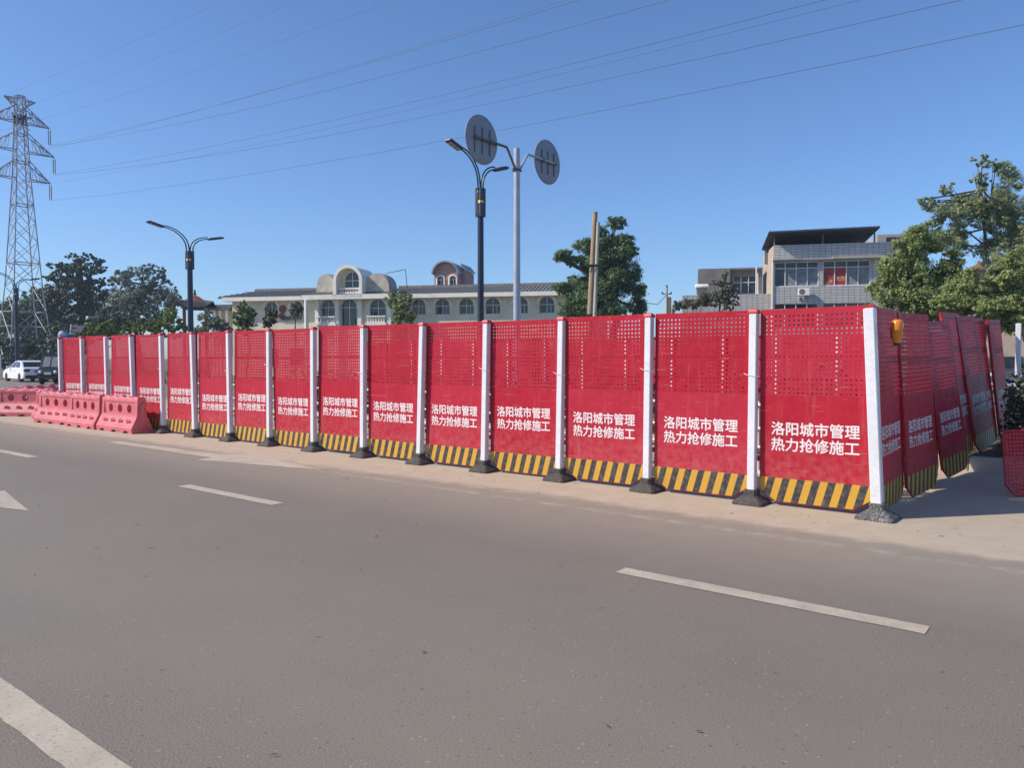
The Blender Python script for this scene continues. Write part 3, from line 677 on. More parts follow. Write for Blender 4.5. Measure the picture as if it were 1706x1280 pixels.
# round signs seen from the back
Ys = 21.3; base = at(861, 600, Ys); base.z = 0
t = thing('sign_pole', 'tall grey steel pole carrying two round signs seen from behind', 'sign pole', base, (0, 0, RROT))
zp, zc, zs = at(861, 247, Ys).z, at(861, 283, Ys).z, at(861, 247, Ys).z
mb = MB(); mb.tube([(0, 0, 0), (0, 0, zp)], [.11, .085], 16); mb.build('pole', 'galv', t)
mb = MB(); mb.lathe([(.1, zc - .04), (.125, zc - .04), (.125, zc + .02), (.1, zc + .02)], 14)
for sx in (-1, 1): mb.box((sx * .15, 0, zc), (.1, .04, .03))
mb.build('clamp', 'sign_tube', t)
for sx, reach in ((-1, 1.42), (1, 1.5)):
    zz = zs - .07
    mb = MB(); mb.tube([(sx * .1, -.02, zc + .02), (sx * .42, -.02, zz - .06), (sx * .47, -.02, zz), (sx * (reach + .36), -.02, zz)], .035, 8); mb.build('arm', 'galv' if sx > 0 else 'sign_tube', t)
    mb = MB(); mb.lathe([(.3, -.012), (.615, -.012), (.64, .0), (.64, .014), (.3, .014), (.001, .014)], 40, axis='y', mat=Matrix.Translation((sx * reach, .05, zz)))
    mb.lathe([(.001, -.0125), (.3, -.012)], 40, axis='y', mat=Matrix.Translation((sx * reach, .05, zz)))
    d = mb.build('sign_disc', 'sign_back', t)
    mb = MB()
    for q in (-.3, 0, .3): mb.box((sx * reach + q, .025, zz - .03), (.028, .02, .68))
    for q in (-.3, .3): mb.box((sx * reach + q, -.02, zz), (.05, .09, .09))
    mb.build('bracket', 'sign_tube', d)

# ------------------------------------------------------------ utility poles
def upole(label, px, ytop, Y, r, mat, lean=0., arms=()):
    base = at(px, 600, Y); base.z = 0; zt = at(px, ytop, Y).z
    t = thing('utility_pole', label, 'utility pole', base, (0, R(lean), 0), 'old utility poles')
    mb = MB(); mb.tube([(0, 0, 0), (0, 0, zt)], [r, r * .72], 14); mb.build('pole', mat, t)
    for z in arms:
        mb = MB(); mb.lathe([(r * .9, z - .05), (r * 1.02, z - .05), (r * 1.02, z + .05), (r * .9, z + .05)], 14); mb.box((-.0, -r, z), (.95, .05, .06)); mb.build('clamp_bar', 'black_metal', t)
    return t
upole('thick brown utility pole in front of the round green tree', 977, 353, 36, .165, 'pole_wood', 2.6, (3.6, 5.9))
upole('thin pale utility pole just behind the thick brown one', 986, 370, 35, .1, 'pole_conc', 2.0, (5.8,))
t = upole('small distant concrete pole with insulators beside the grey building', 1110, 478, 75, .14, 'pole_conc', 0)
mb = MB(); z = at(1110, 490, 75).z; mb.box((0, 0, z), (.9, .08, .08))
for x in (-.42, .42): mb.lathe([(.05, z), (.1, z + .08), (.05, z + .22)], 8, mat=Matrix.Translation((x, 0, 0)))
mb.lathe([(.05, z + .6), (.12, z + .7), (.05, z + .9)], 8); mb.build('cross_bar', 'insul', t)
mb = MB(); mb.box((.28, 0, z - 1.1), (.3, .3, 1.6)); mb.build('side_box', 'pole_wood', t)

# ------------------------------------------------------------ lattice pylon and power lines
AD = Vector((.63, .775, 0)); WD = Vector((.775, -.63, 0)); YP = 80.
pb = at(42, 600, YP); pb.z = 0; prz = math.atan2(AD.y, AD.x)
pyl = thing('transmission_pylon', 'tall steel lattice pylon with three tiers of arms at the left', 'pylon', pb, (0, 0, prz))
def pw(z): return float(np.interp(z, [0, 9, 20.5, 30], [4.3, 2.6, 1.25, .62]))
zt_ = at(42, 160, YP).z
lv = [0, 3.4, 6.4, 9.0, 11.4, 13.6, 15.6, 17.4, 19.0, 20.4, 21.8, 23.2, 24.6, 25.9, 27.1, 28.2, zt_]
for sx in (-1, 1):
    for sy in (-1, 1):
        mb = MB(); mb.tube([(sx * pw(z) / 2, sy * pw(z) / 2, z) for z in lv], [.065] * len(lv), 4, smooth=False); mb.build('leg', 'steel_grey' , pyl)
for fi in range(4):
    mb = MB(); a = fi * math.pi / 2
    for z0, z1 in zip(lv[:-1], lv[1:]):
        w0, w1 = pw(z0) / 2, pw(z1) / 2
        for s in (-1, 1):
            mb.tube([rotz((s * w0, w0, z0), a), rotz((-s * w1, w1, z1), a)], .032, 4, smooth=False)
        if z0 in (3.4, 9.0, 15.6, 20.4, 23.2, 25.9) or z1 == zt_: mb.tube([rotz((-w1, w1, z1), a), rotz((w1, w1, z1), a)], .05, 4, smooth=False)
        if z1 < 10:
            zm = (z0 + z1) / 2; wm = pw(zm) / 2
            for s in (-1, 1): mb.tube([rotz((s * wm, wm, zm), a), rotz((0, wm, zm), a)], .03, 4, smooth=False)
    mb.build('bracing', 'steel_far', pyl)
def solve_arm(px):
    k = (px - CX) / F; return (pb.x - k * pb.y) / (k * AD.y - AD.x)
tips = []
for px, py, top in ((68, 171, 1.0), (90, 214, 1.7), (97, 262, 1.9), (90, 306, 1.9)):
    s = solve_arm(px); Yt = pb.y + AD.y * s; z = at(px, py, Yt).z
    for sd in (-1, 1):
        mb = MB(); w = pw(z) / 2; e = Vector((sd * s, 0, z)); up = top if py > 180 else -.8
        w2 = pw(z + up) / 2
        for sy in (-1, 1):
            mb.tube([(sd * w, sy * w, z), e], .05, 4, smooth=False); mb.tube([(sd * w2, sy * w2, z + up), e], .05, 4, smooth=False)
            for q in (.3, .6):
                A = Vector((sd * w, sy * w, z)).lerp(e, q); B = Vector((sd * w2, sy * w2, z + up)).lerp(e, q * .8); mb.tube([A, B], .028, 4, smooth=False)
                mb.tube([Vector((sd * w, sy * w, z)).lerp(e, q + .2), B], .028, 4, smooth=False)
        for q in (.35, .7): A = Vector((sd * w, w, z)).lerp(e, q); mb.tube([A, (A.x, -A.y, A.z)], .028, 4, smooth=False)
        mb.build('cross_arm', 'steel_grey', pyl)
        if py > 180:
            for dx in (-.09, .09):
                mb = MB(); prof = [(.02, z)]
                zz = z - .25
                while zz > z - 1.65: prof += [(.03, zz), (.075, zz - .03), (.03, zz - .09)]; zz -= .13
                prof.append((.02, z - 1.75)); mb.lathe(prof, 7, mat=Matrix.Translation((e.x + dx, 0, 0))); mb.build('insulator_string', 'insul', pyl)
            tips.append((sd, px, pb + AD * (sd * s) + Vector((0, 0, z - 1.78))))
        else: tips.append((sd, px, pb + AD * (sd * s) + Vector((0, 0, z))))
mb = MB()
for _ in range(60):
    c = Vector((random.gauss(0, .45), random.gauss(0, .35), at(45, 198, YP).z + random.gauss(0, .28))); d = Vector((random.gauss(0, 1), random.gauss(0, 1), random.gauss(0, .5))).normalized() * .35; mb.tube([c - d, c + d], .04, 4)
tag(mb.build('bird_nest', 'bark', None, pb, (0, 0, prz)), 'dark twig nest high inside the pylon body', 'nest')
names = {0: 'thin earth wire from the top arm of the pylon, nearer side', 1: 'thin earth wire from the top arm of the pylon, farther side',
         2: 'power line from the upper tier of the pylon, nearer side', 3: 'power line from the upper tier of the pylon, farther side',
         4: 'power line from the middle tier of the pylon, nearer side', 5: 'power line from the middle tier of the pylon, farther side',
         6: 'power line from the lowest tier of the pylon, nearer side', 7: 'lowest power line, from the bottom tier of the pylon'}
def wire(label, a, Lw=230., sag=5., dz=0., r=.013, off=0., wd=WD):
    mb = MB(); pts = []
    for i in range(41):
        q = i / 40; p = a + wd * (q * Lw); p = p + AD * off * min(1, q * 6); p.z += -4 * sag * q * (1 - q) + dz * q; pts.append(p - a)
    mb.tube(pts, r, 5); return tag(mb.build('power_line', 'wire_dark', None, a), label, 'power line', 'overhead power lines')
for i, (sd, px, p) in enumerate(tips):
    wire(names[i], p, sag=4.2 if i < 2 else 5.2, r=.007 if p.y < pb.y or i < 2 else .012)
    if i in (3, 5): wire(names[i] + ', second of its pair', p + Vector((0, 0, -.12)), off=.9, dz=-1.5, sag=5.5)
A = at(1110, 492, 75); B = at(1078, 505, 60)
mb = MB(); mb.tube([A * 0, (B - A) * .5 + Vector((0, 0, -.5)), B - A], .03, 5)
tag(mb.build('service_cable', 'wire_dark', None, A), 'slack cable from the small distant pole into the round tree', 'cable')

# ------------------------------------------------------------ buildings
class Facade:
    def __init__(s, px, Y, rz):
        s.o = at(px, 600, Y); s.o.z = 0; s.rz = rz
        s.x = Vector((math.cos(rz), math.sin(rz), 0)); s.y = Vector((-math.sin(rz), math.cos(rz), 0))
    def __call__(s, px, py, yo=0.):
        d = ray(px, py); c = Vector((0, 0, H)); k = ((s.o + s.y * yo) - c).dot(s.y) / d.dot(s.y); p = c + d * k - s.o
        return p.dot(s.x), p.z
def arch_wall(mb, x0, x1, z0, z1, ops, y, depth=.25, n=12, mi=0, sides=True):
    """wall face at y with openings (cx, w, sill, spring, arched)"""
    ops = sorted(ops); xs = [x0] + [(ops[i][0] + ops[i + 1][0]) / 2 for i in range(len(ops) - 1)] + [x1]
    def q(a, b, c, d): 
        if b - a > 1e-4 and d - c > 1e-4: mb.add([(a, y, c), (b, y, c), (b, y, d), (a, y, d)], [(0, 1, 2, 3)], mi)
    if not ops: q(x0, x1, z0, z1)
    for (cx, w, si, sp, ar), a, b in zip(ops, xs[:-1], xs[1:]):
        l, r = cx - w / 2, cx + w / 2
        q(a, b, z0, si); q(a, l, si, z1); q(r, b, si, z1)
        if ar: arc = [(cx - w / 2 * math.cos(math.pi * k / n), sp + w / 2 * math.sin(math.pi * k / n)) for k in range(n + 1)]
        else: arc = [(l, sp), (r, sp)]
        for p0, p1 in zip(arc[:-1], arc[1:]): mb.add([(p0[0], y, p0[1]), (p1[0], y, p1[1]), (p1[0], y, z1), (p0[0], y, z1)], [(0, 1, 2, 3)], mi)
        loop = [(l, si)] + arc + [(r, si)]
        for p0, p1 in zip(loop, loop[1:] + loop[:1]):
            mb.add([(p0[0], y, p0[1]), (p0[0], y + depth, p0[1]), (p1[0], y + depth, p1[1]), (p1[0], y, p1[1])], [(0, 1, 2, 3)], mi)
def arch_window(parent, cx, w, si, sp, y, glass='glass_green', frame='frame_white', mould=True, depth=.2, cross=True):
    n = 12; arc = [(cx - w / 2 * math.cos(math.pi * k / n), sp + w / 2 * math.sin(math.pi * k / n)) for k in range(n + 1)]
    fr = MB(); t = .05; yy = y + depth - .06
    fr.box((cx, yy, (si + sp + w / 2) / 2), (t, .05, sp + w / 2 - si - .02)); fr.box((cx, yy, sp - .02), (w - .02, .045, t)); fr.box((cx, yy, si + .03), (w - .02, .045, .06))
    if cross: fr.box((cx + w * .25, yy, (si + sp) / 2), (t * .8, .045, sp - si))
    fr.tube([(p[0] * .985 + cx * .015, yy, p[1] - .02) for p in [(cx - w / 2, si)] + arc + [(cx + w / 2, si)]], .03, 5)
    f = fr.build('window', frame, parent)
    pn = MB(); pl = [(cx - w / 2, si)] + arc + [(cx + w / 2, si)]; pn.add([(p[0], y + depth - .02, p[1]) for p in pl], [tuple(range(len(pl)))]); pn.build('pane', glass, f)
    if mould:
        m_ = MB()
        for k in range(n):
            a0, a1 = math.pi * k / n, math.pi * (k + 1) / n
            r0, r1 = w / 2 + .02, w / 2 + .19
            pts = [(cx - r * math.cos(a), y - .06, sp + r * math.sin(a)) for r, a in ((r0, a0), (r1, a0), (r1, a1), (r0, a1))]
            m_.prism(pts, (0, .058, 0))
        m_.build('arch_moulding', 'trim', f)
    return f
def balustrade(parent, x0, x1, z0, z1, y):
    mb = MB(); mb.box(((x0 + x1) / 2, y, z1 - .05), (x1 - x0, .16, .1)); mb.box(((x0 + x1) / 2, y, z0 + .05), (x1 - x0, .16, .1)); n = max(3, int((x1 - x0) / .2))
    for i in range(n):
        x = x0 + (i + .5) * (x1 - x0) / n; mb.lathe([(.035, z0 + .1), (.06, z0 + (z1 - z0) * .35), (.03, z1 - .25), (.045, z1 - .1)], 6, mat=Matrix.Translation((x, y, 0)))
    mb.build('balustrade', 'trim', parent)
def tile_roof(parent, c, name='roof', rib=.3, mat='roof_tile', r=.07):
    """c: four corners eave left, eave right, ridge right, ridge left"""
    A, B, C, D = [Vector(p) for p in c]; mb = MB(); nrm = (B - A).cross(D - A).normalized()
    if nrm.z < 0: nrm = -nrm
    mb.add([A, B, C, D] + [p - nrm * .12 for p in (A, B, C, D)], [(0, 1, 2, 3), (7, 6, 5, 4), (0, 4, 5, 1), (1, 5, 6, 2), (2, 6, 7, 3), (3, 7, 4, 0)])
    n = int((B - A).length / rib)
    ex = (B - A).normalized()
    for i in range(n):
        q = (i + .5) / n; p = A.lerp(B, q)
        # clip ribs at the hips: straight up the slope
        top = p + (D - A) - ex * (D - A).dot(ex); s = (D - A).dot(ex); s2 = (C - B).dot(ex); w = (B - A).length; d = q * w
        f = 1.
        if s > 0 and d < s: f = d / s
        if s2 < 0 and w - d < -s2: f = min(f, (w - d) / -s2)
        m_ = 4; pts = []
        mb.tube([p + nrm * .01, p.lerp(top, f) + nrm * .01], r, 5, 0, True)
    return mb.build(name, mat, parent)

# pale building with arched windows
RZ = R(-13); fw = Facade(580, 60, RZ)
wb = thing('arched_building', 'long cream two storey building with arched windows and grey tiled roof', 'building', fw.o, (0, 0, RZ))
xl = fw(387, 500)[0]; xr = fw(985, 500)[0]; xc0 = fw(527, 500)[0]; xc1 = fw(652, 500)[0]; D = 10.
ze = fw(580, 497)[1]; zs_, zp_ = fw(580, 527)[1], fw(580, 512)[1]
lw = [fw(452, 515)[0], fw(494, 515)[0]]; rw = [fw(p, 515)[0] for p in (697, 737, 777, 821, 867, 911, 955)]
ww = 1.12
for nm, a, b, wl in (('left', xl, xc0, lw), ('right', xc1, xr, rw)):
    mb = MB(); arch_wall(mb, a, b, 0, ze, [(x, ww, zs_, zp_, True) for x in wl], 0, .25)
    mb.add([(a, 0, 0), (a, D, 0), (a, D, ze), (a, 0, ze)], [(0, 1, 2, 3)]); mb.add([(b, 0, 0), (b, D, 0), (b, D, ze), (b, 0, ze)], [(3, 2, 1, 0)]); mb.add([(a, D, 0), (b, D, 0), (b, D, ze), (a, D, ze)], [(3, 2, 1, 0)])
    mb.build('wall', 'stucco', wb)
    for x in wl: arch_window(wb, x, ww, zs_, zp_, 0, 'glass_dark' if nm == 'right' else 'glass_green')
    # lower floor windows
    for x in wl:
        mb = MB(); mb.box((x, -.02, 1.7), (1.1, .08, 1.5)); f = mb.build('window', 'frame_grey', wb)
        for s in (-1, 1): mb = MB(); mb.box((x + s * .26, -.065, 1.7), (.48, .02, 1.36)); mb.build('pane', 'glass_dark', f)
    mb = MB(); mb.box(((a + b) / 2, -.35, ze + .02), (b - a + .8 * (nm == 'left'), .9, .3)); mb.build('cornice', 'trim', wb)
    zr = fw(580, 480)[1] + .02; hip = 1.2
    rf = tile_roof(wb, [(a - .8 * (nm == 'left'), -.78, ze + .2), (b, -.78, ze + .2), (b, 1.6, zr), (a + (hip if nm == 'left' else 0), 1.6, zr)])
    mb = MB(); mb.box(((a + b) / 2 + .5 * (nm == 'left'), 1.65, zr + .06), (b - a - (hip if nm == 'left' else 0), .3, .3)); mb.build('ridge', 'roof_tile', rf)
    if nm == 'left':
        mb = MB(); mb.add([(a - .8, -.78, ze + .2), (a - .8, 9, ze + .2), (a + hip, 7, zr), (a + hip, 1.6, zr)], [(3, 2, 1, 0)]); mb.build('roof_hip', 'roof_tile', rf)
mb = MB(); mb.add([(xl, 1.6, zr), (xr, 1.6, zr), (xr, D + .5, zr - .05), (xl, D + .5, zr - .05)], [(0, 1, 2, 3)]); mb.build('roof_deck', 'dark_concrete', wb)
# centre bay, projecting
yc = -1.6; fc = lambda px, py: fw(px, py, yc)
a, b = fc(530, 500)[0], fc(652, 500)[0]; zec = fc(580, 496)[1]
ops = [(fc(546, 515)[0], 1.15, fc(546, 528)[1], fc(546, 512)[1], True), (fc(581, 515)[0], 1.3, fc(581, 545)[1], fc(581, 512)[1], True), (fc(629, 515)[0], 1.3, fc(629, 527)[1], fc(629, 513)[1], True)]
mb = MB(); arch_wall(mb, a, b, 0, zec, ops, yc, .3)
for x in (a, b): mb.add([(x, yc, 0), (x, 0, 0), (x, 0, zec), (x, yc, zec)], [(0, 1, 2, 3)])
mb.build('centre_wall', 'stucco', wb)
for cx, w, si, sp, _ in ops: arch_window(wb, cx, w, si, sp, yc, 'glass_green', depth=.25, cross=False)
for i in (0, 2): balustrade(wb, ops[i][0] - .75, ops[i][0] + .75, fc(580, 539)[1], fc(580, 527)[1], yc - .3); 
for i in (0, 2): mb = MB(); mb.box((ops[i][0], yc - .2, fc(580, 540)[1] - .05), (1.7, .45, .16)); mb.build('balcony_slab', 'trim', wb)
for px in (530, 563, 601, 650): mb = MB(); mb.box((fc(px, 500)[0], yc - .1, zec / 2), (.32, .3, zec), bev=.03); mb.build('pilaster', 'trim', wb)
for px in (526,): mb = MB(); mb.tube([(fc(px, 500)[0] - .3, yc - .9, 0), (fc(px, 500)[0] - .3, yc - .9, zec - .2)], .16, 12); mb.build('column', 'trim', wb)
mb = MB(); mb.box(((a + b) / 2 - .2, yc - .35, zec), (b - a + 1.4, 1.1, .34)); mb.build('cornice', 'trim', wb)
zr2 = fc(580, 479)[1] - .15
tile_roof(wb, [(a - 1.0, yc - .85, zec + .1), (b + .5, yc - .85, zec + .1), (b - .4, yc + 1.2, zr2 + .2), (a + .2, yc + 1.2, zr2 + .2)])
mb = MB(); mb.add([(a - 1., yc - .85, zec + .1), (a + .2, yc + 1.2, zr2 + .2), (a + .2, 3, zr2 + .2), (a - 1., 3, zec + .1)], [(0, 1, 2, 3)]); mb.add([(b + .5, yc - .85, zec + .1), (b - .4, yc + 1.2, zr2 + .2), (b - .4, 3, zr2 + .2), (b + .5, 3, zec + .1)], [(3, 2, 1, 0)]); mb.build('roof_hip', 'roof_tile', wb)
# barrel vaulted tower
yt = yc - .9; ft = lambda px, py: fw(px, py, yt)
tx0, tx1 = ft(554.5, 460)[0], ft(603, 460)[0]; tcx = (tx0 + tx1) / 2; rt = (tx1 - tx0) / 2; zb0 = ft(580, 496)[1]; zsp = ft(580, 441)[1] - rt
cx, w = ft(581, 460)[0], 1.32; si, sp = ft(581, 479)[1], ft(581, 451)[1] - .66
mb = MB(); n = 20; arc = [(tcx - rt * math.cos(math.pi * k / n), zsp + rt * math.sin(math.pi * k / n)) for k in range(n + 1)]
out = [(tx0, zb0)] + arc + [(tx1, zb0)]; ri = rt - .24; inn = [(tcx - ri, zb0 + .25)] + [(tcx - ri * math.cos(math.pi * k / n), zsp + ri * math.sin(math.pi * k / n)) for k in range(n + 1)] + [(tcx + ri, zb0 + .25)]
for (p0, p1), (q0, q1) in zip(zip(out[:-1], out[1:]), zip(inn[:-1], inn[1:])):
    mb.add([(p0[0], yt, p0[1]), (p1[0], yt, p1[1]), (q1[0], yt, q1[1]), (q0[0], yt, q0[1])], [(0, 1, 2, 3)])
    mb.add([(q0[0], yt, q0[1]), (q1[0], yt, q1[1]), (q1[0], yt + .8, q1[1]), (q0[0], yt + .8, q0[1])], [(0, 1, 2, 3)])
    mb.add([(p0[0], yt, p0[1]), (p0[0], yt + 2.6, p0[1]), (p1[0], yt + 2.6, p1[1]), (p1[0], yt, p1[1])], [(0, 1, 2, 3)])
mb.box((tcx, yt + .4, zb0 + .12), (2 * rt, .8, .25)); mb.build('barrel_vault', 'trim', wb)
mb = MB(); rr = ri - .005
arch_wall(mb, tcx - rr, tcx + rr, zb0 + .25, zsp + .001, [(cx, w, si, sp, True)], yt + .7, .2) if False else None
k_ = 16
vs = []; fs = []
oa = [(cx - w / 2, si)] + [(cx - w / 2 * math.cos(math.pi * k / k_), sp + w / 2 * math.sin(math.pi * k / k_)) for k in range(k_ + 1)] + [(cx + w / 2, si)]
ob = [(tcx - rr, zb0 + .25)] + [(tcx - rr * math.cos(math.pi * k / k_), zsp + rr * math.sin(math.pi * k / k_)) for k in range(k_ + 1)] + [(tcx + rr, zb0 + .25)]
for (p0, p1), (q0, q1) in zip(zip(ob, ob[1:] + ob[:1]), zip(oa, oa[1:] + oa[:1])): mb.add([(p0[0], yt + .7, p0[1]), (p1[0], yt + .7, p1[1]), (q1[0], yt + .7, q1[1]), (q0[0], yt + .7, q0[1])], [(0, 1, 2, 3)])
mb.build('tower_wall', 'stucco', wb)
arch_window(wb, cx, w, si, sp, yt + .66, 'glass_green', mould=False, depth=.12, cross=False)
balustrade(wb, tcx - ri + .1, tcx + ri - .1, ft(580, 489)[1], ft(580, 479)[1], yt + .35)
# side gables (rounded, carved)
for p0, p1, ptop, pbot, yy in ((527, 558, 457, 487, yc - .1), (606, 648, 456, 486, yc - .1)):
    q0, q1 = fw(p0, 470, yy), fw(p1, 470, yy); zt2, zb2 = fw((p0 + p1) / 2, ptop, yy)[1], fw((p0 + p1) / 2, pbot, yy)[1]
    cx2, r2 = (q0[0] + q1[0]) / 2, (q1[0] - q0[0]) / 2; hz = zt2 - zb2
    poly = [(cx2 - r2 * math.cos(math.pi * k / 16), yy, zb2 + hz * math.sin(math.pi * k / 16) ** .7) for k in range(17)]
    mb = MB(); mb.prism(poly, (0, .3, 0)); gb = mb.build('carved_gable', 'relief', wb)
    mb = MB(); mb.prism([(cx2 + (p[0] - cx2) * 1.06, yy + .3, zb2 + (p[2] - zb2) * 1.05) for p in poly], (0, 1.2, 0)); mb.build('gable_roof', 'turret_roof', gb)
# pink turret
yq = 3.2; fq = lambda px, py: fw(px, py, yq)
q0, q1 = fq(723.5, 460)[0], fq(763, 460)[0]; zb3 = fq(740, 490)[1]; zsq = fq(740, 455)[1]; cxq = (q0 + q1) / 2; rq = (q1 - q0) / 2; ztq = fq(742, 433)[1]
wz0, wsp = fq(740, 480)[1], fq(740, 466)[1]
wins = [(fq(734.5, 470)[0], .5, wz0, wsp, True), (fq(755, 470)[0], .5, wz0, wsp, True)]
tu = MB(); arch_wall(tu, q0, q1, zb3, zsq, wins, yq, .15)
arcq = [(cxq - rq * math.cos(math.pi * k / 16), zsq + (ztq - zsq - .12) * math.sin(math.pi * k / 16)) for k in range(17)]
tu.add([(p[0], yq + .02, p[1]) for p in arcq], [tuple(range(17))]); yb = yq + 4.2
for x in (q0, q1): tu.add([(x, yq, zb3), (x, yb, zb3), (x, yb, zsq), (x, yq, zsq)], [(0, 1, 2, 3)])
tur = tu.build('turret_wall', 'pink_stucco', wb)
for cx, w, si, sp, _ in wins: arch_window(tur, cx, w, si, sp, yq, 'glass_dark', mould=True, depth=.13, cross=False) if False else None
for cx, w, si, sp, _ in wins:
    pl = [(cx - w / 2, si)] + [(cx - w / 2 * math.cos(math.pi * k / 10), sp + w / 2 * math.sin(math.pi * k / 10)) for k in range(11)] + [(cx + w / 2, si)]
    mb = MB(); mb.add([(p[0], yq + .12, p[1]) for p in pl], [tuple(range(len(pl)))]); mb.build('turret_pane', 'glass_dark', tur)
    mb = MB(); mb.box((cx, yq + .09, (si + sp + w / 2) / 2), (.05, .05, sp + w / 2 - si)); mb.box((cx, yq + .085, sp), (w, .05, .05)); mb.build('turret_mullion', 'frame_white', tur)
    mb = MB(); mb.tube([(p[0] + (p[0] - cx) * .25, yq - .03, p[1] + (.07 if 0 < i < 12 else 0)) for i, p in enumerate(pl)], .07, 6); mb.build('turret_moulding', 'trim', tur)
mb = MB()
for k in range(16):
    p0, p1 = arcq[k], arcq[k + 1]; s = lambda p, f: (cxq + (p[0] - cxq) * f, zsq - .1 + (p[1] - zsq) * f)
    a0, a1, b0, b1 = s(p0, 1.13), s(p1, 1.13), s(p0, 1.0), s(p1, 1.0)
    mb.add([(a0[0], yq - .35, a0[1]), (a1[0], yq - .35, a1[1]), (b1[0], yq - .35, b1[1]), (b0[0], yq - .35, b0[1])], [(0, 1, 2, 3)])
    mb.add([(a0[0], yq - .35, a0[1]), (a0[0], yb, a0[1]), (a1[0], yb, a1[1]), (a1[0], yq - .35, a1[1])], [(0, 1, 2, 3)]); mb.add([(b0[0], yq - .35, b0[1]), (b1[0], yq - .35, b1[1]), (b1[0], yq + .05, b1[1]), (b0[0], yq + .05, b0[1])], [(0, 1, 2, 3)])
mb.build('turret_roof', 'turret_roof', tur)
x2 = fw(781, 465, yq + 2)[0]; zsx = fw(770, 454, yq + 2)[1]
mb = MB(); mb.box(((q1 + x2) / 2, yq + 2.2, (zb3 + zsx) / 2), (x2 - q1, 2.6, zsx - zb3)); mb.build('turret_annex', 'pink_stucco', tur)
mb = MB(); mb.prism([(q1, yq + .8, zsx + .45), (x2 + .1, yq + .8, zsx), (x2 + .1, yq + .8, zsx + .12), (q1, yq + .8, zsx + .6)], (0, 2.8, 0)); mb.build('annex_roof', 'turret_roof', tur)
# rooftop antenna frame
ant = thing('roof_antenna', 'thin bent antenna mast on the roof right of the carved gable', 'antenna', wb.location, (0, 0, RZ))
p = [fw(x, y, 1.5) for x, y in ((678.5, 482), (675.5, 449), (645, 455), (638, 449))]
mb = MB(); mb.tube([(p[0][0], 1.5, p[0][1]), (p[1][0], 1.5, p[1][1])], .03, 5); mb.build('mast', 'wire_dark', ant)
mb = MB(); mb.tube([(p[1][0], 1.5, p[1][1]), (p[2][0], 1.5, p[2][1])], .03, 5); mb.tube([(p[2][0] - .1, 1.5, p[2][1]), (p[2][0] - .1, 1.5, p[2][1] - 1.0)], .03, 5); mb.build('boom', 'wire_dark', ant)
# dark sign letters KTV
def text3d(body, size, parent, mat, loc, name='sign_letters', ext_=.03, off=.0, rot=(math.pi / 2, 0, 0)):
    cu = bpy.data.curves.new('t', 'FONT'); cu.body = body; cu.size = size; cu.extrude = ext_; cu.offset = off; cu.resolution_u = 2; cu.align_x = 'CENTER'
    o = bpy.data.objects.new('t', cu); COL.objects.link(o); me = bpy.data.meshes.new_from_object(o.evaluated_get(bpy.context.evaluated_depsgraph_get())); bpy.data.objects.remove(o)
    me.materials.clear(); me.materials.append(MATS[mat]); return obj(name, me, parent, loc, rot)
lx, lz = fw(487, 533.5); 
sg = thing('sign_board', 'dark lettering and red round signs between the left arched windows', 'sign', wb.location, (0, 0, RZ))
text3d('BOX KTV', .42, sg, 'sign_dark', (lx, -.12, lz), off=.012)
lx2, lz2 = fw(471.5, 517)
mb = MB(); mb.lathe([(.3, -.1), (.3, -.02)], 18, axis='y', mat=Matrix.Translation((lx2, 0, lz2 + .1))); mb.lathe([(.24, -.12), (.24, -.02)], 18, axis='y', mat=Matrix.Translation((lx2 - .1, 0, lz2 - .45))); mb.build('round_plaque', 'pavilion_red', sg)

# grey tiled building
fg = Facade(1287, 60, RZ)
gb = thing('grey_building', 'three storey grey tiled building with blue steel roof canopy', 'building', fg.o, (0, 0, RZ))
gx1 = fg(1530, 440)[0]; gw = fg(1466, 440)[0]
zpar = fg(1287, 409)[1]; zw0, zw1 = fg(1290, 478)[1], fg(1290, 437)[1]
a1, a2 = fg(1290, 450)[0], fg(1364, 450)[0]; b1, b2 = fg(1371.5, 450)[0], fg(1450, 450)[0]
dz_ = zw1 - fg(1290, 506)[1]
mb = MB()
for z0, z1, o in ((0, 3.0, []), (3.0, zw0 - .6, 1), (zw0 - .6, zpar, 0)):
    if o == []: ops = []
    else: ops = [((a1 + a2) / 2, a2 - a1, zw0 - o * dz_, zw1 - o * dz_, False), ((b1 + b2) / 2, b2 - b1, zw0 - o * dz_, zw1 - o * dz_, False)]
    if o == 1 and zw0 - dz_ < 3.0: ops = [(c, w, 3.05, t1, ar) for c, w, s0, t1, ar in ops]
    arch_wall(mb, 0, gx1, z0, z1, ops, 0, .2)
mb.add([(0, 0, zpar), (gx1, 0, zpar), (gx1, .25, zpar), (0, .25, zpar)], [(0, 1, 2, 3)])
mb.build('wall', 'grey_tile', gb)
mb = MB(); mb.add([(0, 0, 0), (0, 9, 0), (0, 9, zpar + .4), (0, 0, zpar)], [(0, 1, 2, 3)]); mb.add([(.0, 9, 0), (gx1, 9, 0), (gx1, 9, zpar), (0, 9, zpar + .4)], [(3, 2, 1, 0)]); mb.add([(gx1, 0, 0), (gx1, 9, 0), (gx1, 9, zpar), (gx1, 0, zpar)], [(3, 2, 1, 0)]); mb.build('side_wall', 'beige_wall', gb)
mb = MB(); mb.add([(0, 0.2, zpar - 1.1), (gx1, .2, zpar - 1.1), (gx1, 9, zpar - 1.1), (0, 9, zpar - 1.1)], [(0, 1, 2, 3)]); mb.build('roof_deck', 'concrete', gb)
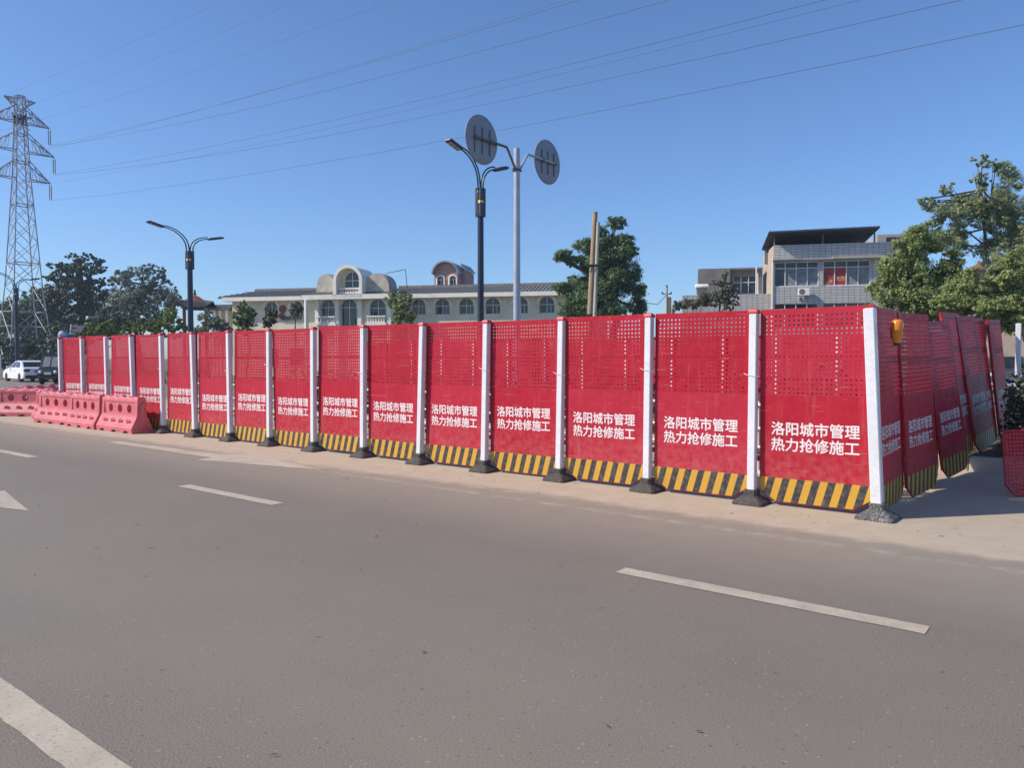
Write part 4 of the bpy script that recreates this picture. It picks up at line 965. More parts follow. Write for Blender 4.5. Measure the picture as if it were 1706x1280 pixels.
def big_window(x0, x1, z0, z1, panes):
    n = len(panes); fr = MB(); w = (x1 - x0) / n; t = .06; y = .12; tr = z0 + (z1 - z0) * .74
    for i in range(n + 1): fr.box((x0 + i * w + (t / 2 if i == 0 else -t / 2 if i == n else 0), y, (z0 + z1) / 2), (t, .07, z1 - z0 - .01))
    for z in (z0 + t / 2, tr, z1 - t / 2): fr.box(((x0 + x1) / 2, y + .003, z), (x1 - x0 - .01, .06, t))
    f = fr.build('window', 'frame_white', gb)
    for i, m_ in enumerate(panes):
        mb = MB(); mb.add([(x0 + i * w, .17, z0), (x0 + (i + 1) * w, .17, z0), (x0 + (i + 1) * w, .17, tr), (x0 + i * w, .17, tr)], [(0, 1, 2, 3)]); p = mb.build('pane', m_, f)
        mb = MB(); mb.add([(x0 + i * w, .17, tr), (x0 + (i + 1) * w, .17, tr), (x0 + (i + 1) * w, .17, z1), (x0 + i * w, .17, z1)], [(0, 1, 2, 3)]); mb.build('pane', 'glass_dark', f)
    return f
big_window(a1, a2, zw0, zw1, ['glass_dark', 'curtain', 'curtain', 'curtain'])
wf = big_window(b1, b2, zw0, zw1, ['poster_red', 'poster_red', 'curtain', 'curtain'])
cw_ = (b2 - b1) / 4
text3d('大方', .36, wf, 'poster_gold', (b1 + cw_ * 1.5, .16, zw0 + .42), 'window_print', .002, .012)
mb = MB()
for k in range(9): mb.box((b1 + .12 + random.random() * .55, .155, zw0 + .1 + random.random() * .35), (.16, .01, .06), mat=None)
mb.build('window_print', 'poster_gold', wf)
for x0, x1 in ((a1, a2), (b1, b2)): big_window(x0, x1, max(3.05, zw0 - dz_), zw1 - dz_, ['glass_dark'] * 4)
mb = MB(); zl = fg(1290, 434)[1]; xm = fg(1330, 434)[0]; xm2 = fg(1385, 434)[0]
mb.box(((-.1 + xm) / 2, -.3, zl), (xm + .1, .7, .12)); mb.box(((xm + xm2) / 2, -.2, zl - .02), (xm2 - xm, .4, .08)); mb.box(((xm2 + gw) / 2, -.34, zl + .03), (gw - xm2, .75, .2)); mb.build('window_ledge', 'concrete', gb)
ac = thing('air_conditioner', 'white air conditioner unit on a bracket under the left window of the grey building', 'air conditioner', fg.o, (0, 0, RZ))
ax, az = fg(1339, 486.5, -.35)
mb = MB(); mb.box((ax, -.36, az), (.82, .32, .56), bev=.02); bd = mb.build('casing', 'white_metal', ac)
mb = MB(); mb.lathe([(.2, -.535), (.22, -.522), (.22, -.51), (.001, -.51)], 18, axis='y', mat=Matrix.Translation((ax - .14, 0, az))); mb.build('fan_grille', 'dark_concrete', bd)
for s in (-1, 1): mb = MB(); mb.prism([(ax + s * .3, 0, az - .29), (ax + s * .3, -.5, az - .29), (ax + s * .3, -.5, az - .33), (ax + s * .3, -.05, az - .6), (ax + s * .3, 0, az - .6)], (.04, 0, 0)); mb.build('bracket', 'frame_grey', ac)
# canopy
c0 = fg(1281, 386, -.9); c1 = fg(1467, 376.5, -1.0)
can = MB(); yb_ = 5.2; rise = -.55
ft0, ft1 = Vector((c0[0], -.9, c0[1])), Vector((c1[0], -.9, c1[1])); bk0, bk1 = Vector((c0[0], yb_, c0[1] - .5)), Vector((c1[0] - .2, yb_, c1[1] - .6))
n = 60
up = [ft0.lerp(ft1, i / n) + Vector((0, 0, .05 * (i % 2))) for i in range(n + 1)]; ub = [bk0.lerp(bk1, i / n) + Vector((0, 0, .05 * (i % 2))) for i in range(n + 1)]
can.add(up + ub, [(i, i + 1, n + 2 + i, n + 1 + i) for i in range(n)]); can.add([ft0, ft1, ft1 + Vector((0, 0, -.1)), ft0 + Vector((0, 0, -.1))], [(3, 2, 1, 0)])
cano = can.build('canopy_roof', 'canopy_blue', gb)
mb = MB(); mb.add([ft0 - Vector((0, 0, .11)), ft1 - Vector((0, 0, .11)), bk1 - Vector((0, 0, .11)), bk0 - Vector((0, 0, .11))], [(0, 1, 2, 3)]); mb.build('canopy_lining', 'canopy_under', cano)
for px in (1290, 1371, 1457):
    x = fg(px, 400, .3)[0]; q = (x - ft0.x) / (ft1.x - ft0.x); mb = MB(); mb.box((x, .35, (zpar - 1 + ft0.lerp(ft1, q).z - .2) / 2), (.1, .1, ft0.lerp(ft1, q).z - .2 - zpar + 1)); mb.build('canopy_post', 'dark_concrete', gb)
mb = MB(); mb.box(((c0[0] + c1[0]) / 2 - .3, 4.6, zpar - .25), (c1[0] - c0[0] - 1.0, .2, 1.3)); mb.build('penthouse_wall', 'dark_concrete', gb)
# upper block to the right, behind
u0, u1 = fg(1462, 395, 4)[0], fg(1545, 395, 4)[0]; zu = fg(1490, 390, 4)[1]
mb = MB(); mb.box(((u0 + u1) / 2, 6, zu / 2 + zpar / 2 - .5), (u1 - u0, 4, zu - zpar + 1)); ubk = mb.build('upper_block', 'concrete', gb)
for px in (1485, 1503):
    x, z = fg(px, 399.5, 3.98); mb = MB(); mb.box((x, 3.98, z), (.75, .06, .42)); mb.build('window_slot', 'glass_dark', ubk)
mb = MB(); x, z = fg(1519, 393, 3.5); mb.tube([(x, 3.5, zpar - 1), (x, 3.5, z + .4)], .08, 8); mb.build('vent_pipe', 'white_metal', gb)
mb = MB(); x = .12; mb.tube([(x - .2, -.08, 0), (x - .2, -.08, zpar - .9)], .05, 8); mb.build('drain_pipe', 'white_metal', gb)

# low grey building to its left
fl = Facade(1136, 63, RZ)
lb = thing('low_building', 'lower grey tiled building left of the canopy building with a dark roof room', 'building', fl.o, (0, 0, RZ))
l1 = fl(1290, 500)[0]; zl1 = fl(1200, 491)[1]
mb = MB(); mb.box((l1 / 2, 4, zl1 / 2), (l1, 8, zl1)); mb.build('wall', 'grey_tile', lb)
y2 = 3.; r0, r1 = fl(1163, 470, y2)[0], fl(1216, 470, y2)[0]; r2 = fl(1272, 470, y2)[0]; zt1, zt2 = fl(1190, 447.5, y2)[1], fl(1240, 446, y2)[1]
mb = MB(); mb.box(((r0 + r1) / 2, y2 + 2, (zl1 + zt1) / 2), (r1 - r0, 4, zt1 - zl1)); mb.build('roof_room', 'dark_concrete', lb)
wx0, wx1, wz0_, wz1_ = fl(1222, 470, y2 + 1)[0], fl(1260, 470, y2 + 1)[0], fl(1240, 488, y2 + 1)[1], fl(1240, 461, y2 + 1)[1]
mb = MB(); arch_wall(mb, r1, r2, zl1, zt2, [((wx0 + wx1) / 2, wx1 - wx0, wz0_, wz1_, False)], y2 + 1, .2); mb.box(((r1 + r2) / 2, y2 + 2.6, zt2), (r2 - r1, 3.8, .15)); mb.build('roof_room', 'dark_concrete', lb)
fr = MB()
for q in (0, .33, .66, 1): fr.box((wx0 + q * (wx1 - wx0), y2 + 1.1, (wz0_ + wz1_) / 2), (.06, .06, wz1_ - wz0_))
fr.box(((wx0 + wx1) / 2, y2 + 1.1, (wz0_ + wz1_) / 2 + .2), (wx1 - wx0, .06, .05)); f = fr.build('window', 'frame_white', lb)
for q in range(3): mb = MB(); mb.add([(wx0 + q * (wx1 - wx0) / 3, y2 + 1.15, wz0_), (wx0 + (q + 1) * (wx1 - wx0) / 3, y2 + 1.15, wz0_), (wx0 + (q + 1) * (wx1 - wx0) / 3, y2 + 1.15, wz1_), (wx0 + q * (wx1 - wx0) / 3, y2 + 1.15, wz1_)], [(0, 1, 2, 3)]); mb.build('pane', 'glass_dark', f)
for px in (1260, 1263):
    x = fl(px, 470, .5)[0]; mb = MB(); mb.tube([(x, .5, zl1 - .2), (x - .05 * (px > 1261), .5, fl(px, 445 if px < 1262 else 455, .5)[1])], .06, 8); mb.build('vent_pipe', 'white_metal', lb)
tk = thing('water_heater', 'white cylindrical solar water heater tank on the low building roof', 'water heater', fl.o, (0, 0, RZ))
h0, h1 = fl(1158, 480, .8), fl(1181, 480, .8)
mb = MB(); mb.lathe([(.12, h0[0]), (.2, h0[0] + .03), (.22, h0[0] + .08), (.22, h1[0] - .08), (.2, h1[0] - .03), (.1, h1[0])], 16, axis='x', mat=Matrix.Translation((0, .8, h0[1] + .1))); mb.build('tank', 'tank_white', tk)
mb = MB()
for x in (h0[0] + .2, h1[0] - .2): mb.box((x, .8, (zl1 + h0[1]) / 2), (.06, .4, h0[1] - zl1 + .02))
mb.build('stand', 'frame_grey', tk)
mb = MB()
for q in range(9): x = h0[0] + .15 + q * (h1[0] - h0[0] - .3) / 8; mb.tube([(x, .62, h0[1] + .0), (x, -.1, zl1 + .05)], .03, 6)
mb.build('tubes', 'solar_dark', tk)
# house with brown roof and blue tarp far right
fh = Facade(1640, 52, R(-20)); hb = thing('brown_roof_house', 'small house with brown tiled roof glimpsed between the right trees', 'house', fh.o, (0, 0, R(-20)))
hx0, hx1 = fh(1625, 440)[0], fh(1760, 440)[0]; hz0, hz1 = fh(1660, 447)[1], fh(1665, 428)[1]
mb = MB(); mb.box(((hx0 + hx1) / 2, 3, hz0 / 2), (hx1 - hx0, 6, hz0)); mb.build('wall', 'house_wall', hb)
tile_roof(hb, [(hx0 - .3, -.4, hz0), (hx1 + .3, -.4, hz0), (hx1, 3, hz1), (hx0 + .8, 3, hz1)], mat='house_roof'); tile_roof(hb, [(hx1 + .3, 6.4, hz0), (hx0 - .3, 6.4, hz0), (hx0 + .8, 3, hz1), (hx1, 3, hz1)], mat='house_roof')
tp = fh(1657, 446, -.5); q = MB(); n = 8
vs = [(tp[0] + (i / n - .5) * 1.3, -.45 - .5 * j / n, tp[1] + .55 - .75 * j / n + .08 * math.sin(i * 1.7 + j)) for j in range(n + 1) for i in range(n + 1)]
q.add(vs, [(j * (n + 1) + i, j * (n + 1) + i + 1, (j + 1) * (n + 1) + i + 1, (j + 1) * (n + 1) + i) for j in range(n) for i in range(n)], 0, True)
tag(q.build('tarpaulin', 'tarp_blue', None, fh.o, (0, 0, R(-20))), 'crumpled blue tarpaulin hanging from the brown roof between the trees', 'tarpaulin')

# pavilion and covered walk at the left of the pale building
Yv = 66; pc = at(326, 600, Yv); pc.z = 0; sc = Yv / F
pv = thing('garden_pavilion', 'small garden pavilion with red pyramid roof and dark upturned eaves', 'pavilion', pc, (0, 0, R(20)))
z1, z2, z3 = at(326, 513, Yv).z, at(326, 505, Yv).z, at(326, 492, Yv).z
def ringq(r, z, up): return [(r * math.cos(R(45 + 90 * (k // 4) + (k % 4) * 22.5)) * (1 if k % 4 else 1.12), r * math.sin(R(45 + 90 * (k // 4) + (k % 4) * 22.5)) * (1 if k % 4 else 1.12), z + (up if k % 4 == 0 else 0)) for k in range(16)]
mb = MB(); mb.loft([ringq(1.85, z1 - .12, .45), ringq(1.9, z1, .5), ringq(1.15, z2 + .05, .15), ringq(1.0, z2 + .1, .05)]); mb.build('eaves', 'pavilion_dark', pv)
mb = MB(); mb.loft([ringq(1.05, z2 + .08, .05), ringq(.65, (z2 + z3) / 2, .0), ringq(.3, z3 - .1, 0), ringq(.08, z3, 0)]); mb.build('roof', 'pavilion_red', pv)
mb = MB(); mb.lathe([(.05, z3 - .05), (.14, z3 + .12), (.06, z3 + .25), (.1, z3 + .33), (.02, z3 + .5)], 10); mb.build('finial', 'pavilion_dark', pv)
for k in range(4): a = R(45 + 90 * k); mb = MB(); mb.tube([(1.2 * math.cos(a), 1.2 * math.sin(a), 0), (1.2 * math.cos(a), 1.2 * math.sin(a), z1)], .1, 8); mb.build('column', 'pavilion_red', pv)
fwk = Facade(346, 66, R(-13)); wk = thing('covered_walk', 'tile roofed covered walk with white columns beside the pavilion', 'covered walk', fwk.o, (0, 0, R(-13)))
k1 = fwk(384, 510)[0]; za, zb_ = fwk(365, 516)[1], fwk(365, 508)[1]
tile_roof(wk, [(0, -.6, za), (k1, -.6, za), (k1, .4, zb_), (0, .4, zb_)], rib=.28); tile_roof(wk, [(k1, 1.4, za), (0, 1.4, za), (0, .4, zb_), (k1, .4, zb_)], rib=.28)
for i in range(4): mb = MB(); mb.box((.2 + i * (k1 - .4) / 3, -.3, za / 2), (.16, .16, za)); mb.build('column', 'trim', wk)
mb = MB(); mb.box((k1 / 2, 1.2, za / 2), (k1, .1, za)); mb.build('wall', 'stucco', wk)

# ------------------------------------------------------------ vehicles
def wheel(parent, x, y, r, w):
    mb = MB(); mb.lathe([(r * .6, -w / 2), (r * .93, -w / 2), (r, -w / 2 + .03), (r, w / 2 - .03), (r * .93, w / 2), (r * .6, w / 2)], 22, axis='y', mat=Matrix.Translation((x, y, r))); t = mb.build('tyre', 'tyre', parent)
    mb = MB(); mb.lathe([(r * .62, -w * .42), (r * .5, -w * .3), (.04, -w * .42), (.04, w * .42), (r * .5, w * .3), (r * .62, w * .42)], 14, axis='y', mat=Matrix.Translation((x, y, r))); mb.build('rim', 'rim', t)
def car(label, loc, rz, paint, low, cab, wid, wheels, wr, glasses, extra):
    """low, cab: side outlines (x forward, z up); wid: half width"""
    t = thing('parked_car', label, 'car', loc, (0, 0, rz))
    def hull(out, y0, y1, ins):     # out: outline points; narrower towards the top
        n = len(out); zs = [p[1] for p in out]; zl, zh = min(zs), max(zs)
        mk = lambda s, f: [(p[0], s * (y0 + (y1 - y0) * (p[1] - zl) / (zh - zl)) * f, p[1]) for p in out]
        sh = lambda r: [(p[0] * 1.0 + (sum(q[0] for q in r) / n - p[0]) * ins, p[1], p[2] + (sum(q[2] for q in r) / n - p[2]) * ins) for p in r]
        mb = MB(); mb.loft([sh(mk(-1, 1)), mk(-1, .93), mk(1, .93), sh(mk(1, 1))], 0, False); return mb
    body = hull(low, wid, wid * .97, .03).build('body', paint, t)
    c = hull(cab, wid * .95, wid * .74, .02).build('cabin', paint, t)
    for gl in glasses:
        mb = MB(); mb.add(gl, [tuple(range(len(gl)))]); mb.build('window', 'car_glass', c)
    for x in wheels:
        for s in (-1, 1): wheel(t, x, s * (wid - .1), wr, .2)
    extra(t); return t
def sideglass(pts, wid, zl, zh, y0=.95, y1=.74, e=.008):
    out = []
    for s in (-1, 1): out.append([(x, s * (wid * (y0 + (y1 - y0) * (z - zl) / (zh - zl)) + e), z) for x, z in pts])
    return out
def endglass(x0, z0, x1, z1, wid, zl, zh, e):
    f = lambda z: wid * (.95 + (.74 - .95) * (z - zl) / (zh - zl)) * .86
    return [(x0 + e, -f(z0), z0), (x0 + e, f(z0), z0), (x1 + e, f(z1), z1 + abs(e)), (x1 + e, -f(z1), z1 + abs(e))]
low = [(-2.2, .28), (-2.26, .55), (-2.2, .93), (-1.75, .98), (.75, .95), (1.6, .86), (2.1, .7), (2.2, .45), (2.12, .25), (1.75, .22), (-1.8, .22)]
cabp = [(-1.85, .93), (-1.15, 1.37), (-.5, 1.44), (.15, 1.38), (.95, .92)]
def ex_sedan(t):
    for s in (-1, 1):
        mb = MB(); mb.box((-2.22, s * .66, .78), (.1, .36, .16), bev=.02); mb.build('taillight', 'tail_red', t)
        mb = MB(); mb.box((2.05, s * .62, .66), (.2, .34, .13), bev=.02); mb.build('headlight', 'head_white', t)
        mb = MB(); mb.box((.62, s * .95, 1.0), (.12, .2, .13), bev=.02); mb.build('side_mirror', 'car_white', t)
        for x in (-.35, .45): mb = MB(); mb.box((x, s * .882, .78), (.18, .02, .03)); mb.build('door_handle', 'car_white', t)
    mb = MB(); mb.box((-2.28, 0, .72), (.02, .44, .14)); mb.build('number_plate', 'plate_blue', t)
    mb = MB(); mb.box((-2.2, 0, .36), (.16, 1.5, .2), bev=.03); mb.build('bumper', 'car_black', t)
gl = sideglass([(-1.35, .98), (-1.05, 1.32), (-.5, 1.38), (-.42, .98)], .86, .93, 1.44) + sideglass([(-.34, .98), (-.42, 1.38), (.12, 1.32), (.72, .98)], .86, .93, 1.44) + [endglass(-1.72, 1.0, -1.2, 1.33, .86, .93, 1.44, -.02), endglass(.82, .98, .22, 1.32, .86, .93, 1.44, .03)]
cp = gnd(39, 636); heading = math.atan2(EU.y, EU.x)
car('white sedan driving away at the far left, behind the black mini vehicle', (cp.x, cp.y + .4, 0), heading + R(-3), 'car_white', low, cabp, .86, (-1.35, 1.4), .31, gl, ex_sedan).name = 'white_sedan'
low2 = [(-2.2, .35), (-2.25, .7), (-2.2, 1.08), (.9, 1.08), (1.9, 1.0), (2.2, .85), (2.26, .5), (2.15, .28), (-2.0, .28)]
cab2 = [(-2.15, 1.05), (-1.95, 1.62), (-1.4, 1.7), (.1, 1.68), (1.0, 1.05)]
def ex_suv(t):
    for s in (-1, 1):
        mb = MB(); mb.box((2.16, s * .66, .84), (.16, .36, .16), bev=.02); mb.build('headlight', 'head_white', t)
        mb = MB(); mb.box((.75, s * 1.02, 1.14), (.12, .22, .16), bev=.02); mb.build('side_mirror', 'car_grey', t)
    for z in (.62, .7, .78): mb = MB(); mb.box((2.25, 0, z), (.04, .9, .03)); mb.build('grille_bar', 'rim', t)
    mb = MB(); mb.box((2.285, 0, .5), (.02, .46, .15)); mb.build('number_plate', 'plate_blue', t)
    mb = MB(); mb.box((2.22, 0, .4), (.14, 1.6, .16), bev=.03); mb.build('bumper', 'frame_grey', t)
gl = sideglass([(-1.8, 1.1), (-1.7, 1.56), (-.6, 1.62), (-.6, 1.1)], .92, 1.05, 1.7) + sideglass([(-.5, 1.1), (-.5, 1.62), (.05, 1.6), (.75, 1.1)], .92, 1.05, 1.7) + [endglass(.9, 1.12, .2, 1.62, .92, 1.05, 1.7, .03)]
sp_ = at(1712, 600, 35)
car('dark grey car with blue plate behind the right hedge', (sp_.x + .3, sp_.y + 2, 0), R(-90 - 33), 'car_grey', low2, cab2, .92, (-1.35, 1.4), .35, gl, ex_suv)

# boxy black mini vehicle
kp = gnd(68, 641); tw = thing('mini_vehicle', 'boxy black mini vehicle with roof rack coming towards the camera', 'vehicle', (kp.x + .3, kp.y + 1.2, 0), (0, 0, R(-90 + 8)))
hw = .58
outl = [(1.25, .35), (1.32, .62), (1.2, .86), (.95, 1.02), (.62, 1.72), (.5, 1.78), (-1.5, 1.78), (-1.58, 1.6), (-1.58, .38), (-1.2, .3), (.9, .3)]
mb = MB(); sh = lambda s, f: [(p[0] * f, s * (hw + (.0 if f == 1 else .05) - .05 * max(0, p[1] - 1) ), p[1]) for p in outl]
mb.loft([sh(-1, .985), [(p[0], p[1] * .93, p[2]) for p in sh(-1, 1)], [(p[0], p[1] * .93, p[2]) for p in sh(1, 1)], sh(1, .985)]); bd = mb.build('body', 'car_black', tw)
for s in (-1, 1):
    mb = MB(); y0, y1 = s * .03, s * .45; mb.add([(.955, y0, 1.07), (.955, y1, 1.07), (.66, y1 * .92, 1.68), (.66, y0, 1.68)], [(0, 1, 2, 3)]); mb.build('windscreen', 'curtain', bd)
    mb = MB(); mb.add([(.55, s * .642, 1.12), (-.1, s * .642, 1.12), (-.1, s * .615, 1.62), (.38, s * .615, 1.62)], [(0, 1, 2, 3)]); mb.build('side_window', 'car_glass', bd)
    mb = MB(); mb.add([(-.2, s * .642, 1.12), (-1.3, s * .642, 1.12), (-1.3, s * .615, 1.62), (-.2, s * .615, 1.62)], [(0, 1, 2, 3)]); mb.build('side_window', 'car_glass', bd)
    mb = MB(); mb.lathe([(.1, 0), (.1, .03), (.02, .05)], 14, axis='x', mat=Matrix.Translation((1.27, s * .42, .76))); mb.build('headlight', 'head_white', tw)
    mb = MB(); mb.box((.7, s * .74, 1.25), (.08, .16, .22), bev=.02); mb.tube([(.72, s * .6, 1.12), (.7, s * .72, 1.2)], .015, 6); mb.build('side_mirror', 'car_black', tw)
    wheel(tw, .85, s * .52, .27, .16); wheel(tw, -1.0, s * .52, .27, .16)
mb = MB(); mb.box((1.34, 0, .68), (.02, .4, .16)); mb.build('number_plate', 'plate_white', tw)
mb = MB(); mb.box((1.3, 0, .42), (.12, 1.1, .14), bev=.02); mb.box((1.38, 0, .5), (.04, .9, .04)); mb.build('bumper', 'lamp_dark', tw)
mb = MB()
for y in (-.55, .55):
    for z in (1.86, 1.98): mb.tube([(.45, y, z), (-1.45, y, z)], .02, 6)
for x in np.linspace(.45, -1.45, 6):
    mb.tube([(x, -.55, 1.86), (x, .55, 1.86)], .02, 6)
    for y in (-.55, .55): mb.tube([(x, y, 1.76), (x, y, 1.98)], .018, 6)
mb.build('roof_rack', 'lamp_dark', tw)

# blue drum lamp with a small solar panel behind the far end of the hoarding
sp2 = at(110, 600, 21.6); sp2.z = 0; dl = thing('solar_beacon', 'blue drum beacon with white rim and small solar panel behind the far fence end', 'beacon', sp2, (0, 0, 0))
mb = MB(); mb.tube([(0, 0, 0), (0, 0, 2.2)], .04, 8); mb.build('mast', 'steel_grey', dl)
m_ = Matrix.Translation((.0, 0, 2.22)) @ Matrix.Rotation(R(20), 4, 'Y') @ Matrix.Scale(.8, 4)
mb = MB(); mb.lathe([(.1, -.22), (.12, -.2), (.12, .28), (.09, .3)], 14, axis='x', mat=m_); dr = mb.build('drum', 'drum_blue', dl)
mb = MB(); mb.lathe([(.122, -.2), (.128, -.18), (.128, -.13), (.122, -.11)], 14, axis='x', mat=m_); mb.build('rim', 'white_metal', dr)
mb = MB(); mb.box((.34, 0, 2.42), (.34, .03, .22), 0, Matrix.Translation((.34, 0, 2.42)) @ Matrix.Rotation(R(-35), 4, 'X') @ Matrix.Rotation(R(12), 4, 'Y') @ Matrix.Translation((-.34, 0, -2.42))); mb.build('solar_panel', 'solar_dark', dl)
mb = MB(); mb.tube([(.12, 0, 2.2), (.18, -.02, 2.55)], .015, 6); mb.tube([(0, 0, 2.15), (.34, .02, 2.4)], .015, 6); mb.build('bracket', 'white_metal', dl)
# white and blue sign pillar at the left edge
b0 = at(-3, 600, 58); b0.z = 0; pl = thing('sign_pillar', 'white and blue sign pillar cut by the left edge', 'sign', b0)
mb = MB(); mb.box((-.1, 0, .95), (.55, .2, 1.9), bev=.02); mb.build('panel', 'white_metal', pl); mb = MB(); mb.box((-.1, -.105, .55), (.5, .02, .3)); mb.build('blue_band', 'plate_blue', pl); mb = MB(); mb.box((-.1, 0, .03), (.7, .4, .06)); mb.build('foot', 'concrete', pl)

# ------------------------------------------------------------ trees and shrubs
tree('cedar_tree', 'large dark evergreen tree with flat layered top right of the pylon', 'tree', 92, 135, [(128, 430, 28, 7), (155, 436, 22, 7), (118, 446, 36, 10), (145, 453, 36, 10), (100, 460, 26, 14), (150, 472, 32, 12), (118, 488, 48, 22), (165, 498, 28, 22), (92, 508, 32, 26), (135, 528, 54, 28), (170, 535, 30, 24)], 30000, .17, 'leaf_cedar', .45, clump=.3, up=.8)
tree('willow_tree', 'greyish airy tree with showing branches beside the dark evergreen', 'tree', 88, 237, [(205, 462, 22, 14), (240, 455, 28, 14), (228, 475, 38, 18), (262, 468, 20, 16), (280, 487, 20, 18), (215, 495, 32, 22), (255, 500, 36, 22), (288, 508, 14, 18), (195, 520, 28, 24), (240, 525, 40, 22)], 17000, .14, 'leaf_grey', .3, clump=.34, trunk_top=470, shell=.4)
tree('broadleaf_tree', 'mid green tree behind the foot of the pylon', 'tree', 95, 72, [(75, 500, 26, 20), (50, 515, 30, 24), (90, 535, 36, 30), (30, 530, 26, 30), (8, 515, 20, 22), (60, 565, 40, 34), (15, 570, 34, 34)], 17000, .2, 'leaf_mid', .35)
for lab, px, bl, lm in (('dark shrub thicket behind the black vehicle', 95, [(70, 585, 40, 26), (110, 575, 34, 30), (30, 590, 34, 24), (100, 605, 40, 16), (5, 590, 26, 30)], 'leaf_cedar'),
                        ('dark brownish shrub below the evergreen tree', 190, [(160, 545, 34, 24), (190, 528, 32, 30), (225, 535, 30, 24), (130, 565, 34, 22)], 'leaf_cedar')):
    tree('shrub_thicket', lab, 'shrub', 78, px, bl, 9000, .16, lm, .12, group='shrubs behind the hoarding')
for i, (lab, px, bl, lm, Y) in enumerate((
    ('bright green bush above the hoarding left of the middle lamp', 275, [(255, 545, 26, 14), (285, 536, 22, 18), (300, 550, 22, 16), (270, 552, 26, 12)], 'leaf_bush', 50),
    ('low green bush behind the fourth post from the far end', 165, [(145, 552, 24, 12), (178, 548, 22, 12), (205, 554, 20, 12), (228, 552, 14, 10)], 'leaf_bush', 52),
    ('grey green bush in front of the covered walk', 350, [(340, 530, 18, 16), (360, 538, 22, 14), (335, 550, 24, 10), (372, 548, 16, 10)], 'leaf_grey', 52),
    ('small round tree at the left corner of the cream building', 408, [(408, 518, 14, 14), (400, 532, 16, 14), (416, 534, 16, 14), (408, 548, 16, 12)], 'leaf_bush', 50),
    ('thin small tree in front of the left arched window', 452, [(450, 519, 9, 10), (456, 530, 9, 12), (446, 540, 9, 10)], 'leaf_brown', 52),
    ('small tree in front of the second arched window', 492, [(490, 512, 9, 9), (497, 519, 8, 8)], 'leaf_grey', 52),
    ('dense bright green tree right of the central tower', 668, [(665, 493, 15, 11), (654, 504, 13, 12), (676, 506, 15, 14), (668, 520, 18, 16), (682, 528, 14, 14), (662, 536, 14, 10)], 'leaf_bright', 48))):
    tree('small_tree' if i > 2 else 'bush', lab, 'tree' if i > 2 else 'bush', Y, px, bl, 2200 if i in (4, 5) else 4800, .085, lm, .06, group='small greenery behind the hoarding')
tree('ailanthus_tree', 'big round green tree behind the brown utility poles', 'tree', 46, 1005, [(1026, 374, 18, 11), (1002, 386, 12, 9), (1012, 402, 26, 14), (1044, 402, 16, 14), (976, 412, 18, 15), (938, 428, 20, 11), (957, 436, 14, 9), (1030, 425, 32, 18), (990, 440, 30, 20), (1050, 450, 20, 20), (940, 482, 20, 11), (962, 472, 20, 14), (975, 496, 36, 22), (1025, 475, 36, 26), (1064, 488, 14, 15), (1000, 514, 58, 18), (1060, 512, 18, 14)], 60000, .085, 'leaf_mid', .28, core=.88, spray=(.35, .6), clump=.5, trunk_top=420, aspect=.32)
tree('leafy_street_tree', 'dense yellow green tree in front of the grey building', 'tree', 27, 1548, [(1515, 415, 30, 24), (1548, 400, 34, 26), (1490, 445, 32, 28), (1530, 450, 44, 36), (1480, 485, 30, 28), (1525, 495, 52, 32), (1575, 465, 28, 32), (1500, 520, 50, 24), (1560, 520, 44, 22), (1590, 430, 20, 22)], 46000, .05, 'leaf_bright', .1, 'bark_pale', clump=.42, per=34, group='street trees at the right', trunk_top=430, shell=.35, spray=(.3, .55))
tree('tall_street_tree', 'tall airy tree with open crown at the right edge', 'tree', 31, 1628, [(1638, 266, 14, 9), (1660, 278, 18, 12), (1634, 296, 18, 14), (1690, 300, 28, 26), (1580, 316, 14, 12), (1545, 340, 20, 12), (1570, 350, 28, 18), (1622, 330, 36, 24), (1660, 342, 36, 26), (1595, 372, 28, 22), (1640, 368, 36, 22), (1700, 345, 26, 34), (1712, 395, 26, 34), (1662, 398, 20, 14), (1560, 372, 22, 16), (1690, 415, 22, 12), (1530, 335, 10, 6), (1610, 345, 40, 20), (1650, 425, 44, 26), (1600, 405, 34, 26), (1690, 380, 36, 36), (1560, 395, 30, 20)], 56000, .052, 'leaf_airy', .09, 'bark', clump=.45, per=34, group='street trees at the right', trunk_top=300, aspect=.34, shell=.3, spray=(.25, .5), core=.62)
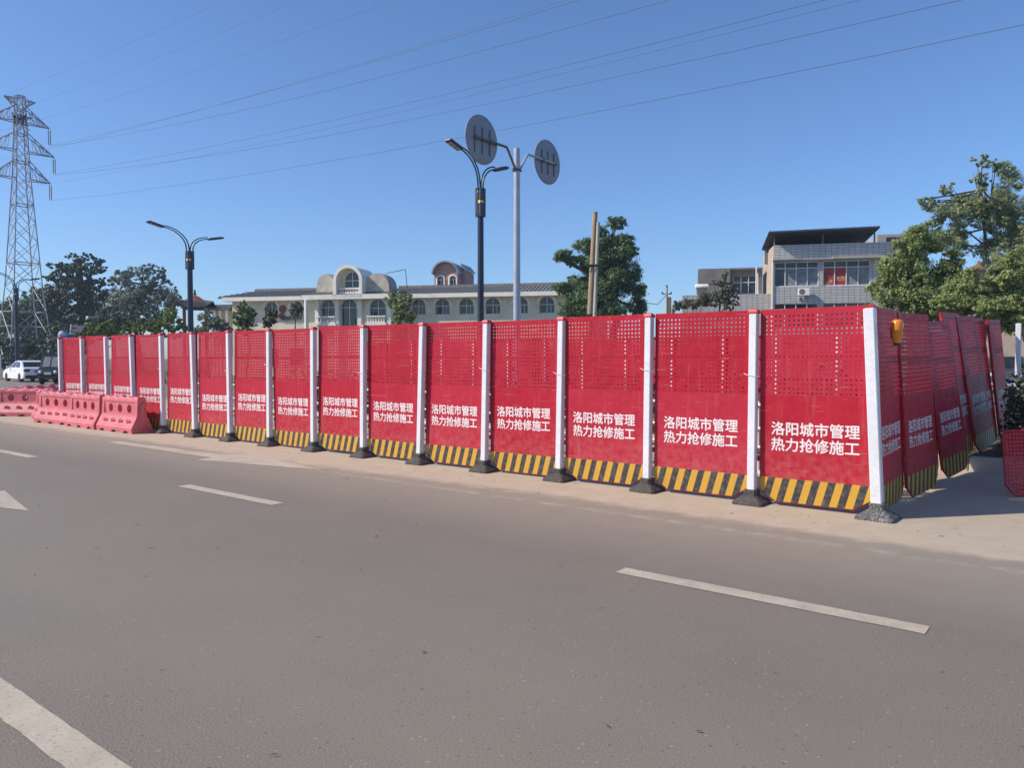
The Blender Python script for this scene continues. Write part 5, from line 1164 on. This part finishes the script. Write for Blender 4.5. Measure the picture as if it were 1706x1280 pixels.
tree('low_street_tree', 'lower bushy tree at the right edge above the shaded panels', 'tree', 25, 1650, [(1615, 475, 40, 26), (1668, 468, 40, 26), (1700, 440, 30, 40), (1590, 505, 42, 24), (1645, 510, 52, 26), (1700, 505, 42, 36), (1745, 470, 40, 40), (1640, 540, 60, 18), (1700, 545, 40, 22)], 62000, .048, 'leaf_bright', .1, 'bark_pale', clump=.42, per=34, group='street trees at the right', shell=.35, spray=(.3, .55))
tree('tufted_shrub', 'grey tufted shrub with flowering spike before the low grey building', 'shrub', 40, 1208, [(1207, 460, 7, 9), (1196, 472, 13, 9), (1213, 478, 10, 11), (1205, 492, 21, 12), (1222, 490, 11, 11), (1190, 503, 20, 11), (1212, 508, 18, 9)], 8000, .06, 'leaf_dry', .05, group='shrubs before the grey buildings')
tree('spiky_shrub', 'low brownish spiky shrub left of the tufted one', 'shrub', 40, 1155, [(1140, 508, 16, 9), (1160, 504, 18, 10), (1175, 498, 14, 12), (1125, 510, 8, 12)], 5000, .09, 'leaf_brown', .04, group='shrubs before the grey buildings', aspect=.14)

# ------------------------------------------------------------ litter on the road and haze
mb = MB()
for k in range(150):
    if k < 30: x, y = random.uniform(-8, 3), random.uniform(-6.8, -1.6)
    else: x, y = random.uniform(-14, 1.5), random.gauss(-.55, .35)
    a, l = random.uniform(0, 3.14), random.uniform(.008, .03); w = random.uniform(.002, .006)
    m_ = Matrix.Translation((x, y, .007)) @ Matrix.Rotation(a, 4, 'Z')
    mb.add([(-l, 0, 0), (0, -w, .004), (l, 0, .002), (0, w, .006)], [(0, 1, 2, 3)], 0, False, m_)
struct(mb.build('leaf_litter', 'bark', None, (P0.x, P0.y, 0), (0, 0, FROT)), 'stuff')
hz, hn, hb = nodes('haze'); hn.nodes.remove(hb)
pv_ = N(hn, 'ShaderNodeVolumePrincipled'); pv_.inputs['Color'].default_value = (.72, .85, 1, 1); pv_.inputs['Density'].default_value = .00055; pv_.inputs['Anisotropy'].default_value = .2
L(hn, pv_.outputs[0], hn.nodes['Material Output'].inputs['Volume'])
mb = MB(); mb.box((0, 60, 20.5), (640, 520, 43)); struct(mb.build('haze', 'haze'), 'stuff')
